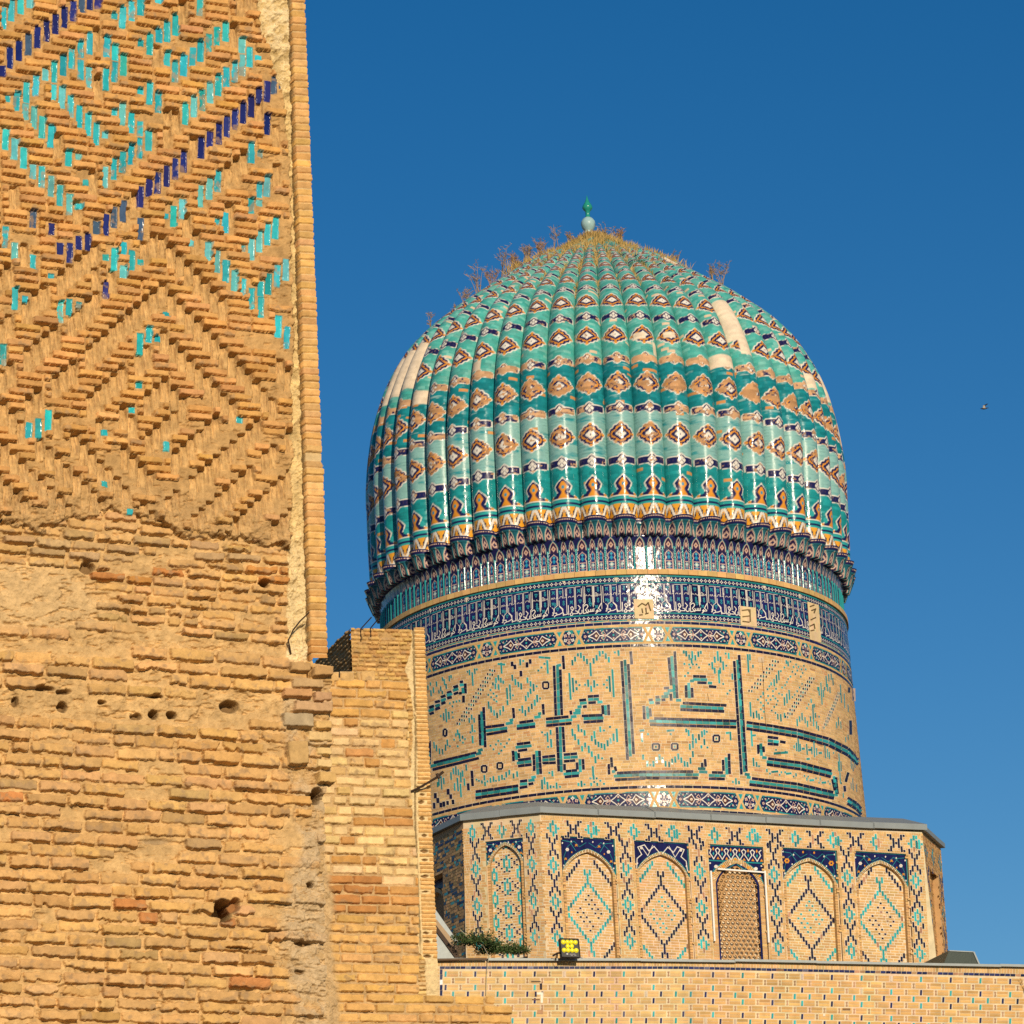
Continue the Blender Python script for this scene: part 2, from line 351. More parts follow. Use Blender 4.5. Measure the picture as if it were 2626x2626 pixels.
    def gouge(c, r0, n):
        cy = rowy(r0 + (n - 1) / 2, colx(c, r0 * P)); cx = colx(c, cy); bw, bh = 19.5, n * P + 2
        q = W.win(cx, cy, bw / 2 + 6, bh / 2 + 8)
        if q is None: return
        lx = W.Xw[q] - cx; ly = W.Yw[q] - cy - fall(cy) * lx; lx = lx + 0.03 * ly
        f = smooth(bw / 2 + 1, bw / 2 - 2.5, np.abs(lx)) * smooth(bh / 2 + 1, bh / 2 - 2.5, np.abs(ly))
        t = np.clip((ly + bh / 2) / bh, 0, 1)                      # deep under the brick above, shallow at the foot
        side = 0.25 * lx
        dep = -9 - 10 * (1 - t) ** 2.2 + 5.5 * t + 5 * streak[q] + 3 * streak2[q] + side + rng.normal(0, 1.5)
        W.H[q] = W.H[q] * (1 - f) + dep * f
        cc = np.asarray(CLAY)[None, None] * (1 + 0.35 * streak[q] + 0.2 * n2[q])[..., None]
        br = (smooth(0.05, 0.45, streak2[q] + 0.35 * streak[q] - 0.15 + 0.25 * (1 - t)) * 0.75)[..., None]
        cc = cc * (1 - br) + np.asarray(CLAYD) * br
        W.C[q] = W.C[q] * (1 - f[..., None]) + cc * f[..., None]
    for s_ in slots: gouge(*s_)
    # horizontal bricks fill the rest of every course
    for r in range(-4, 67):
        c = -3
        while c < 34:
            if (c, r) in occ: c += 1; continue
            n = 1
            while n < 3 and c + n < 34 and (c + n, r) not in occ: n += 1
            xa, xb = colx(c, r * P) - 10, colx(c + n - 1, r * P) + 10; cx = (xa + xb) / 2; cy = rowy(r, cx)
            lost = 0.02 + 0.55 * smooth(980, 1320, cy + 60 * math.sin(cx / 70)) + 0.25 * smooth(600, 700, cx) * smooth(420, 200, cy)
            if cx > 690 and rng.random() < 0.6: lost = 1
            if rng.random() > lost and cy < 1345 + 50 * (cx / 700):
                v = rng.normal(0, 0.09)
                col = np.asarray(OR_B) * (1 + v) * np.array([1, 1 + rng.normal(0.03, 0.03), 1 + rng.normal(0.03, 0.08)])
                W.brick(cx, cy + rng.normal(0, 0.7), (xb - xa) - 2.0 + rng.normal(0, .8), 16.2 + rng.normal(0, .5), fall(cy) + rng.normal(0, .012), 11 + rng.normal(0, 1.8), col, 2.2, 1.7,
                        tx=rng.normal(0, .02), ty=rng.normal(0.03, .05), warp=0.55, chip=0.25 if rng.random() < 0.6 else 1.1)
            c += n
    # ---- bottom of the facing: clay mass that broke away, overhanging the bare masonry
    edgeY = 1335 + 20 * np.sin(X / 60.0) + 90 * smooth(350, 780, X) + 34 * fbm(X, Y, 46, 41, 4, 0.7)
    fac = smooth(-5, 5, edgeY - Y)
    lump = smooth(1180, 1330, Y - 60 * smooth(300, 760, X) + 40 * n1)
    W.H += lump * fac * (6 + 15 * fbm(X, Y, 52, 51, 3, 0.6) + 7 * fbm(X, Y, 15, 55, 3, 0.7))
    W.C = W.C * (1 - 0.45 * lump[..., None]) + 0.45 * lump[..., None] * np.asarray((0.44, 0.285, 0.13)) * (1 + 0.3 * n2)[..., None]
    facH = W.H + 16; facC = W.C.copy()
    # ---- bare masonry below
    W.H = 2.2 * n1 + 2.6 * n2 + 0.8 * n3 - 8 * smooth(.05, .5, fbm(X * .6, Y * 1.6, 20, 45, 3, .6)); W.C = np.asarray((0.53, 0.345, 0.150)) * (1 + 0.18 * n1 + 0.28 * n2)[..., None]
    W.Xw = X + 4.0 * fbm(X, Y, 34, 61, 3, 0.6) + 1.6 * n3; W.Yw = Y + 3.6 * fbm(X, Y, 30, 65, 3, 0.65) + 1.5 * fbm(X, Y, 7, 67, 2)
    y = 1330.0
    while y < 2760:
        pitch = (25.6 if y < 1625 else 32.6) + rng.normal(0, 0.6); bh = pitch - 5.4; L0 = 90 if y < 1625 else 106; x = -80 - rng.uniform(0, 105)
        while x < 830:
            L = L0 + rng.normal(0, 7)
            if rng.random() < 0.14: L *= 0.5
            cx = x + L / 2; cy = y + fall(y) * (cx - 330) * 0.95
            mud = (cx < 235 - (cy - 1480) * 0.4 + 60 * math.sin(cy / 40) and 1450 < cy < 1610) or (1622 < cy - 0.03 * cx < 1662) or (1778 < cy < 1850 and rng.random() < 0.85) or (330 < cx < 440 and 2150 < cy < 2215)
            jn = cx > 722 - 22 * math.sin(cy / 90) and cy > 1760
            if not mud and not (jn and rng.random() < 0.75) and rng.random() > 0.05:
                v = rng.normal(0, 0.08); hue = np.array([1, 1 + rng.normal(0, .022), 1 + rng.normal(0, .06)])
                base = np.asarray(OR_L)
                t = rng.random()
                if t < 0.035: base = np.asarray((0.52, 0.225, 0.075))
                elif t < 0.09: base = np.asarray((0.45, 0.285, 0.12))
                if 1390 < cy < 1500 and cx > 330 and rng.random() < 0.4: base = np.asarray((0.55, 0.255, 0.065))
                if 1370 < cy < 1440 and rng.random() < .6: base = np.asarray((0.46, 0.30, 0.14))
                W.brick(cx, cy + rng.normal(0, 1.2), L - 5.5 + rng.normal(0, 1.5), bh + rng.normal(0, 1.2), fall(y) + rng.normal(0, .012), 10.0 + rng.normal(0, 3.0), base * (1 + v) * hue, 4.5, 2.6,
                        tx=rng.normal(0, .02), ty=rng.normal(.05, .11), dome=1.0, warp=1.0, chip=rng.choice([0.7, 1.6, 3.2], p=[.4, .35, .25]))
            x += L
        y += pitch
    # mud, rubble band, junction mortar
    rub = fbm(X, Y, 26, 81, 5, 0.7)
    bandm = np.maximum(smooth(16, 6, np.abs(Y - 0.03 * X - 1640 - 8 * n1)), smooth(44, 22, np.abs(Y - 1812 + 18 * n1)) * 0.8)
    mudm = smooth(-40, 40, 235 - (Y - 1480) * 0.4 + 60 * np.sin(Y / 40) - X + 30 * n1) * smooth(1435, 1460, Y) * smooth(1622, 1600, Y)
    jm = smooth(-14, 14, X - (742 - 22 * np.sin(Y / 90) + 26 * n1)) * smooth(1745, 1775, Y)
    W.H += bandm * (9 * rub - 3) + mudm * (4 + 5 * rub) * 0.7 + jm * (11 * rub - 3)
    W.C = W.C * (1 - 0.5 * mudm[..., None]) + 0.5 * mudm[..., None] * np.asarray((0.60, 0.42, 0.21)) * (1 + .15 * n2)[..., None]
    gm = (jm * 0.75 * smooth(-0.5, 0.2, n1 + 0.4 * n2))[..., None]; W.C = W.C * (1 - gm) + gm * np.asarray((0.47, 0.36, 0.22)) * (1 + .2 * n2)[..., None]
    # ragged quoins left of the low wall
    for (x0, y0, x1, y1, h, cc) in [(735,1702,790,1728,34,(.42,.26,.11)),(796,1712,848,1740,36,(.42,.25,.10)),(744,1742,826,1768,20,(.44,.29,.14)),(722,1768,797,1791,22,(.48,.26,.11)),(802,1776,849,1800,18,(.42,.25,.13)),(752,1800,850,1828,20,(.46,.29,.15)),(720,1830,800,1868,26,(.38,.29,.17)),(804,1848,849,1872,16,(.58,.37,.14)),(786,1878,849,1904,20,(.58,.40,.18)),(731,1902,785,1966,34,(.47,.30,.12)),(808,1917,849,1938,18,(.60,.42,.18)),(808,1947,849,1972,20,(.60,.43,.2)),(806,1985,850,2016,44,(.55,.35,.13)),(706,2040,800,2064,12,(.58,.33,.11)),(760,2074,800,2094,10,(.58,.34,.12))]:
        cc = np.asarray(cc) * 1.05
        W.brick((x0 + x1) / 2, (y0 + y1) / 2, x1 - x0, y1 - y0, 0.04 + rng.normal(0, .03), h * 0.75, cc, 3, 3, warp=0.7, chip=0.5, ty=0.08)
    # merge facing over masonry
    f = fac; W.H = facH * f + W.H * (1 - f); W.C = facC * f[..., None] + W.C * (1 - f[..., None])
    # putlog holes and cracks
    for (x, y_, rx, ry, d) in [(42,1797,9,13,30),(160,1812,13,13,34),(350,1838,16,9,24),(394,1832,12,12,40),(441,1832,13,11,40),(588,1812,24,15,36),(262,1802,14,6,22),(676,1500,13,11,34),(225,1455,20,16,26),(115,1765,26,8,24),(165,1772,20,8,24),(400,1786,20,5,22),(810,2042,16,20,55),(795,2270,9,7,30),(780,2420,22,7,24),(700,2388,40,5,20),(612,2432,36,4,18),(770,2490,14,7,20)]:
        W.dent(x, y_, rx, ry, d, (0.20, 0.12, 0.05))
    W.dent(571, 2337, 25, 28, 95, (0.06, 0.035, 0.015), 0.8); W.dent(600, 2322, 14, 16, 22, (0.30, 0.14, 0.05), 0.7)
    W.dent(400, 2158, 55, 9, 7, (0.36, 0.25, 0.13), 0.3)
    # ---- glazed tiles on top of the pattern
    for lst, colr in ((T, TQ), (N, NV)):
        for (zx, zy, zh) in lst:
            x, y_, h = zx * K, zy * K, zh * K; n = 17.3
            if y_ > 1360: continue
            v = rng.normal(0, .14); hue = np.array([1 + rng.normal(0, .2), 1, 1 + rng.normal(0, .07)])
            cc = np.asarray(colr) * (1 + v) * hue
            if rng.random() < 0.22: cc = cc * 0.65 + 0.35 * np.array([.25, .50, .50]) * (1 if colr is TQ else .45)
            W.brick(x, y_, n + rng.normal(0, .5), h - 1.5 if zh > 40 else 16.5, fall(y_), (13.0 if y_ < 1150 else 10 + W_h(W, x, y_) * 0.4) + rng.normal(0, 1), cc, 1.6, 1.6, 0.16 + 0.1 * rng.random(), tx=rng.normal(0, .035), ty=rng.normal(0, .02), lean=-0.03, warp=0.35, chip=0.0 if rng.random() < .55 else rng.choice([.6, 1.3]))
    # ---- plaster groove and the edge strip of headers
    xR = np.interp(Y, [-70, 0, 815, 1155, 1192, 1196, 1692], [775, 777.5, 808.5, 820.5, 821, 825, 835])
    xL = np.interp(Y, [-70, 0, 370, 700, 1170, 1692], [741, 743, 754, 766, 779, 793])
    xP = np.interp(Y, [-70, 0, 60, 150, 260, 420, 900, 1300, 1420, 1692], [640, 650, 655, 690, 722, 738, 752, 742, 735, 735]) + 9 * n1 + 7 * n2
    up_ = smooth(1702, 1690, Y + 6 * n2)
    pm = smooth(-3, 3, X - xP) * up_
    pr = fbm(X + 0.3 * Y, Y, 20, 91, 5, 0.72); ph = fbm(X * 2.2, Y * 0.5, 16, 95, 3)
    pH = 2 + 13 * pr + 5 * n2 + 4 * ph * smooth(1150, 1400, Y) - 5 * smooth(1150, 900, Y) * smooth(300, 500, Y) + 5 * smooth(240, 40, Y)
    pcol = np.asarray((0.60, 0.44, 0.20))[None, None] * (1 + 0.38 * pr + .25 * n2)[..., None]
    wht = (smooth(300, 60, Y) * smooth(-.3, .3, pr) + smooth(1655, 1672, Y) + 0.5 * smooth(1330, 1420, Y))[..., None].clip(0, 1) * 0.75
    pcol = pcol * (1 - wht) + wht * np.asarray((0.74, 0.60, 0.36))
    W.H = W.H * (1 - pm) + pH * pm; W.C = W.C * (1 - pm[..., None]) + pcol * pm[..., None]
    sm = smooth(-1.2, 1.2, X - xL) * up_
    W.H = W.H * (1 - sm) + (9 + 0.6 * n2) * sm; W.C = W.C * (1 - sm[..., None]) + np.asarray((0.58, .42, .21)) * sm[..., None]
    gap = smooth(4.5, 1.0, np.abs(X - xL + 2 + 3 * n1 * smooth(1600, 200, Y))) * up_ * smooth(-.55, .1, n1 + .5 * pr + .25)
    W.H -= 22 * gap; W.C *= (1 - 0.5 * gap)[..., None]
    y = -80.0
    while y < 1690:
        p = 18.3 + rng.normal(0, .35)
        xl = np.interp(y, [-70, 0, 370, 700, 1170, 1692], [741, 743, 754, 766, 779, 793]); xr = np.interp(y, [-70, 0, 815, 1155, 1192, 1196, 1692], [775, 777.5, 808.5, 820.5, 821, 825, 835])
        if not (1150 < y + p / 2 < 1178):
            col = np.asarray((0.60, 0.335, 0.115)) * (1 + rng.normal(0, .1)) * np.array([1, 1 + rng.normal(.04, .035), 1 + rng.normal(.08, .09)])
            if y > 1630: col = np.asarray((0.52, .26, .08))
            W.brick((xl + xr) / 2 + 1, y + p / 2, xr - xl + 3 + rng.normal(0, 1.0), p - 2.2, fall(y) * 0.45 + rng.normal(0, .008), 13.5 + rng.normal(0, 1.4), col, 2.4, 1.8, ty=rng.normal(.0, .05), warp=0.3)
        elif y + p / 2 < 1164: W.brick((xl + xr) / 2 + 1, y + p / 2 - 2, xr - xl + 2, p, 0.05, 17, (0.60, .37, .14), 1, 1.5, warp=.3)
        y += p
    # ---- outline of what still stands
    xB = np.where(Y < 1692, xR + 1.3 * fbm(X * 0, Y, 9, 97, 2), np.interp(Y, [1692, 1700, 1704, 1712, 1742, 1745, 1750, 2016, 2022, 2060, 2066, 2300, 2720], [798, 798, 800, 850, 850, 846, 851, 852, 834, 832, 834, 834, 842]) + 3.5 * n2)
    W.M = X < xB
    colr = np.concatenate([np.clip(W.C, .004, .95), W.G[..., None]], -1); Pn = WALL(X, Y, W.H * PXM)
    root = empty('ruined_portal_wall', WALL.at(400, 4268 + 400, 0))
    tag(root, 'tall ruined brick portal wall in the foreground with turquoise and blue tile chevrons, worn bare below', 'wall')
    loc = np.array(root.location)
    Pl = Pn - loc
    mid = 0.5 * (edgeY + 18)
    iu = Y < edgeY + 4; il = Y > edgeY - 1.6
    strip = (X > xL - 1.6) & (Y < 1697)
    grid_obj('tiled_facing', Pl, colr, M_wall, root, W.M & iu & (X <= xL))
    grid_obj('edge_strip', Pl, colr, M_wall, root, W.M & strip)
    grid_obj('bare_masonry', Pl, colr, M_wall, root, W.M & il & ((X <= xL) | (Y > 1694)))
    # body of the wall behind the face, down to the ground
    def blk(xa, xb, ya, yb, d0, d1, name):
        f4 = [WALL.at(xa, yb, d0), WALL.at(xb, yb, d0), WALL.at(xb, ya, d0), WALL.at(xa, ya, d0)]
        b4 = [p - WALL.n * (d1) for p in f4]
        v, fc = hexa(f4 + b4); mesh_obj(name, v - loc, fc, M_core, root)
    blk(-700, 812, 1690, 4900, -0.24, 1.6, 'lower_core'); blk(-700, 768, -900, 1690, -0.3, 1.6, 'upper_core')
    return root
def W_h(W, x, y):
    i = min(len(W.y) - 1, max(0, int((y - W.y0) / W.st))); j = min(len(W.x) - 1, max(0, int((x - W.x0) / W.st))); return W.H[i, j]
make_left_wall()
# ------------------------------------------------------------------ low restored wall of pale bricks (middle distance)
LOW = Plane((0, 0, 0), 21.0)
LOW.p = CAM + ray(np.array(930.0), np.array(2100.0)) * 29.5
def fallL(y): return (4268 - y) / 27000.0 - 0.048
def make_low_wall():
    W = Relief(786, 1340, 1722, 2720, 1.5, seed=30); X, Y = W.X, W.Y
    pm = 29.5 / FPX
    n1 = fbm(X, Y, 50, 2, 5, .6); n2 = fbm(X, Y, 12, 6, 4, .65)
    W.H[:] = 1.2 * n1 + 1.8 * n2 - 4 * smooth(.1, .5, fbm(X * .7, Y * 1.5, 14, 47, 3, .6)); W.C[:] = np.asarray((0.46, 0.32, 0.16)) * (1 + .2 * n2)[..., None]
    y = 1742.0; k = 0; rows = []
    while y < 2760:
        p = 25.2 + rng.normal(0, .3); rows.append((y, p)); y += p
    for (y, p) in rows:
        x = 770 - rng.uniform(0, 80)
        while x < 1340:
            L = 78 + rng.normal(0, 2.0)
            if rng.random() < .28: L = 40
            cx = x + L / 2; cy = y + p / 2 + fallL(y) * (cx - 930)
            if cy < 1832: base = (0.60, 0.345, 0.115)
            elif cy < 2260 and rng.random() < .93: base = (0.70, 0.50, 0.235) if rng.random() < .8 else (0.64, 0.42, .17)
            else: base = (0.62, 0.37, 0.125) if cy > 2330 else (0.52, 0.275, .09)
            if 2255 < cy < 2345 and cx < 990: base = (0.47, 0.215, 0.07)
            if 2150 < cy < 2260 and cx > 985: base = (0.72, .51, .24)
            v = rng.normal(0, .06)
            W.brick(cx, cy + rng.normal(0, .5), L - 3.6 + rng.normal(0, 1), p - 4.2 + rng.normal(0, .6), fallL(y) + rng.normal(0, .006), 8 + rng.normal(0, 2.0), np.asarray(base) * (1 + v) * np.array([1, 1 + rng.normal(0, .02), 1 + rng.normal(0, .06)]), 3, 2.4,
                    tx=rng.normal(0, .02), ty=rng.normal(0, .05), warp=.7, chip=rng.choice([0.3, 1.0, 2.0], p=[.6, .3, .1]))
            x += L
    # old rubble patches on its left flank
    rub = fbm(X, Y, 22, 83, 5, .7)
    m = smooth(10, -10, X - np.interp(Y, [1720, 2060, 2110, 2260, 2300, 2420, 2500, 2720], [700, 700, 820, 838, 850, 850, 862, 880]) - 14 * n1)
    W.H = W.H * (1 - m) + m * (6 + 12 * rub); W.C = W.C * (1 - m[..., None]) + m[..., None] * np.asarray((0.50, .35, .18)) * (1 + .25 * rub)[..., None]
    # loose stubs on top
    top = 1742 + fallL(1742) * (X - 930)
    for (x0, x1, h) in [(832, 868, 18), (872, 907, 19), (913, 922, 18), (925, 962, 21)]:
        W.brick((x0 + x1) / 2, 1742 - h / 2 + 3, x1 - x0, h + 5, 0.02, 8, np.asarray((0.58, .37, .15)), 2, 2, chip=.6)
    stub = np.zeros(X.shape, bool)
    for (x0, x1, h) in [(830, 869, 18), (871, 908, 19), (912, 963, 21)]: stub |= (X > x0) & (X < x1) & (Y > 1740 - h)
    xr = np.interp(Y, [1720, 1836, 1840, 1925, 1930, 2060, 2150, 2260, 2554, 2556, 2581, 2583, 2720], [1043, 1044, 1045, 1047, 1050, 1055, 1064, 1072, 1074, 1266, 1268, 1312, 1315]) + 1.2 * n2
    W.M = (Y > top - 1) & (X < xr) | (stub & (Y <= top + 3))
    loc = LOW.at(900, 4700); root = empty('low_brick_wall', loc)
    tag(root, 'lower repaired wall of pale cream bricks abutting the ruined wall, its top left stepped', 'wall')
    P = LOW(X, Y, W.H * pm) - loc
    grid_obj('brick_face', P, np.concatenate([np.clip(W.C, .004, .95), W.G[..., None]], -1), M_wall, root, W.M)
    def blk(xa, xb, ya, yb, d0, d1, name):
        f4 = [LOW.at(xa, yb, d0), LOW.at(xb, yb, d0), LOW.at(xb, ya, d0), LOW.at(xa, ya, d0)]
        v, fc = hexa(f4 + [p - LOW.n * d1 for p in f4]); mesh_obj(name, v - loc, fc, M_core, root)
    blk(700, 1035, 1752, 4800, -.05, 1.0, 'wall_core'); blk(1036, 1300, 2592, 4800, -.05, 1.0, 'footing_core')
make_low_wall()

# ------------------------------------------------------------------ far pier of small bricks
PIER = Plane((0, 0, 0), 19.0)
PIER.p = CAM + ray(np.array(990.0), np.array(1800.0)) * 68.0
def fallP(y): return (4268 - y) / 28900.0 - 0.055
def make_pier():
    loc = PIER.at(1000, 4500); root = empty('brick_pier', loc)
    tag(root, 'square pier of small rough bricks with a white plaster strip, standing beyond the pale wall', 'pier')
    pm = 68 / FPX
    W = Relief(890, 1130, 1600, 2720, 1.15, warp=(1.6, 14, .8, 5), seed=60); X, Y = W.X, W.Y
    n1 = fbm(X, Y, 30, 3, 5, .6); n2 = fbm(X, Y, 8, 7, 4, .65)
    W.H[:] = 0.8 * n1 + 1.2 * n2 - 3 * smooth(.05, .4, fbm(X * .7, Y * 1.5, 9, 49, 3, .6)); W.C[:] = np.asarray((0.40, .25, .10)) * (1 + .25 * n2)[..., None]
    ln = 0.040
    y = 1611.0
    while y < 2740:
        p = 11.2 + rng.normal(0, .25); x = 890 - rng.uniform(0, 36)
        while x < 1075:
            L = 30 + rng.normal(0, 3.5)
            if rng.random() < .25: L *= .55
            cx = x + L / 2 + ln * (y - 1612); cy = y + fallP(y) * (cx - 990) + p / 2
            base = (0.58, .36, .125) if rng.random() < .85 else (.50, .27, .09)
            if y > 2300: base = (0.62, .42, .18)
            v = rng.normal(0, .09)
            if rng.random() > .03:
                W.brick(cx, cy + rng.normal(0, .3), L - 2.0, p - 2.2, fallP(y) + rng.normal(0, .01), 4.5 + rng.normal(0, 1.3) + (6 if rng.random() < .03 else 0), np.asarray(base) * (1 + v) * np.array([1, 1 + rng.normal(0, .02), 1 + rng.normal(0, .06)]), 1.6, 1.5, warp=.8, chip=rng.choice([.3, .9]), ty=rng.normal(.03, .06))
            x += L
        y += p
    xl = 1060 + np.interp(Y, [1600, 1900, 2100, 2450, 2720], [0, 7, 5, 20, 30])                       # left edge of the tooth strip
    xs = xl - np.interp(Y, [1600, 1660, 1720, 1800, 1960, 2080, 2250, 2340, 2400, 2460, 2720], [4, 8, 26, 8, 12, 50, 46, 50, 40, -8, -8]) - 5 * n1 - 3 * n2
    pm_ = smooth(-1.5, 1.5, X - xs); pr = fbm(X, Y, 10, 93, 4, .7)
    W.H = W.H * (1 - pm_) + pm_ * (3 + 3.5 * pr); W.C = W.C * (1 - pm_[..., None]) + pm_[..., None] * np.asarray((0.66, .50, .26)) * (1 + .2 * pr)[..., None]
    y = 1606.0; k = 0
    while y < 2455:
        p = 10.4; x0 = 1062 + np.interp(y, [1600, 1900, 2100, 2450], [0, 7, 10, 22]); x1 = 1088 + (y - 1612) * .0395
        cy = y + p / 2
        W.H[W.win((x0 + x1) / 2, cy, (x1 - x0) / 2 + 2, p / 2) or (slice(0, 0), slice(0, 0))] *= 0.2
        if k % 2 == 0 or y < 1980 or rng.random() < .3: W.brick((x0 + x1) / 2 + 1, cy, x1 - x0 + 2, p - 2.2, .012, 5 + rng.normal(0, 1), np.asarray((0.60, .345, .12)) * (1 + rng.normal(0, .09)), 1.2, 1.2, warp=.4, chip=.4)
        else:
            W.brick(x1 - 5, cy, 11, p - 2.2, .012, 4.5 + rng.normal(0, 1), np.asarray((0.56, .31, .10)) * (1 + rng.normal(0, .09)), 1.2, 1.2, warp=.4)
            W.dent((x0 + x1) / 2 - 5 + rng.normal(0, 2), cy + rng.normal(0, 1), 7 + 5 * rng.random(), 2.5 + 3 * rng.random(), 8, (.22, .125, .05), .5, 1.4)
        y += p; k += 1
    g_ = smooth(3.2, .8, np.abs(X - xl + 1 + 1.5 * n2)) * smooth(2460, 2400, Y) * smooth(-.4, .2, n1 + .3); W.H -= 9 * g_; W.C *= (1 - .6 * g_)[..., None]
    top = 1611 + fallP(1611) * (X - 900) * .6 + 2.0 * n1 - 5 * (X > 1061)
    x1 = 1088 + (Y - 1612) * .0395 + 1.0 * fbm(X * 0, Y, 11, 98, 1)
    x0 = 899 + (Y - 1612) * ln * .9
    W.M = (Y > top) & (X < x1) & (X > x0 - 1)
    P = PIER(X, Y, W.H * pm) - loc
    grid_obj('front_face', P, np.concatenate([np.clip(W.C, .004, .95), W.G[..., None]], -1), M_wall, root, W.M)
    # left flank, shade put into its colours: same masonry on the return, running back from the corner
    cT, cB = PIER.at(899, 1611), PIER.at(899 + 40, 2720)
    cB = np.array([cT[0], cT[1], cB[2]])
    D = 4.6; back = -PIER.n
    Hh = cT[2] - cB[2]; nu, nv = 150, 1000
    u = np.linspace(0, D, nu); v = np.linspace(0, min(Hh, 7.5), nv); U, Vv = np.meshgrid(u, v)
    F = Relief(0, 1, 0, 1, 1); F.x = u * 150; F.y = v * 150; F.X, F.Y = np.meshgrid(F.x, F.y); F.st = D * 150 / (nu - 1); F.x0 = F.y0 = 0
    class FF(Relief):
        def win(s, cx, cy, rx, ry):
            i0 = np.searchsorted(s.y, cy - ry); i1 = np.searchsorted(s.y, cy + ry); j0 = np.searchsorted(s.x, cx - rx); j1 = np.searchsorted(s.x, cx + rx)
            return None if i1 <= i0 or j1 <= j0 else (slice(i0, i1), slice(j0, j1))
    F.__class__ = FF
    m1 = fbm(F.X, F.Y, 30, 4, 4, .6); m2 = fbm(F.X, F.Y, 8, 8, 3, .65)
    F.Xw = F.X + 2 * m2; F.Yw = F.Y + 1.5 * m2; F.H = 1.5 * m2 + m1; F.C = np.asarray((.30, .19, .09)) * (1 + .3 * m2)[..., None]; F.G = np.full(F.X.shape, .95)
    y = 0
    while y < F.y[-1]:
        x = -rng.uniform(0, 30)
        while x < F.x[-1]:
            L = 32 + rng.normal(0, 4)
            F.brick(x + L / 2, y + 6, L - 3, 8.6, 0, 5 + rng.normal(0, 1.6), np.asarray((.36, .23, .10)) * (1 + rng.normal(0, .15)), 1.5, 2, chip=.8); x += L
        y += 12
    Pf = cT + U[..., None] * back + Vv[..., None] * np.array([0, 0, -1.0]) + (F.H / 150)[..., None] * (-PIER.t) - loc
    grid_obj('side_face', Pf, np.concatenate([np.clip(F.C, .004, .95), F.G[..., None]], -1), M_wall, root)
    cR = PIER.at(1086, 1614); zt = cT[2] - .1; o = .12
    a = np.array([*(cT - back * -o + PIER.t * o)[:2], 0]); b = np.array([*(cR + back * o - PIER.t * .02)[:2], 0]); c_ = b + back * (D - o); d_ = a + back * (D - o)
    v_, f_ = hexa([a, b, b + [0, 0, zt], a + [0, 0, zt], d_, c_, c_ + [0, 0, zt], d_ + [0, 0, zt]]); mesh_obj('pier_core', v_ - loc, f_, M_core, root)
make_pier()
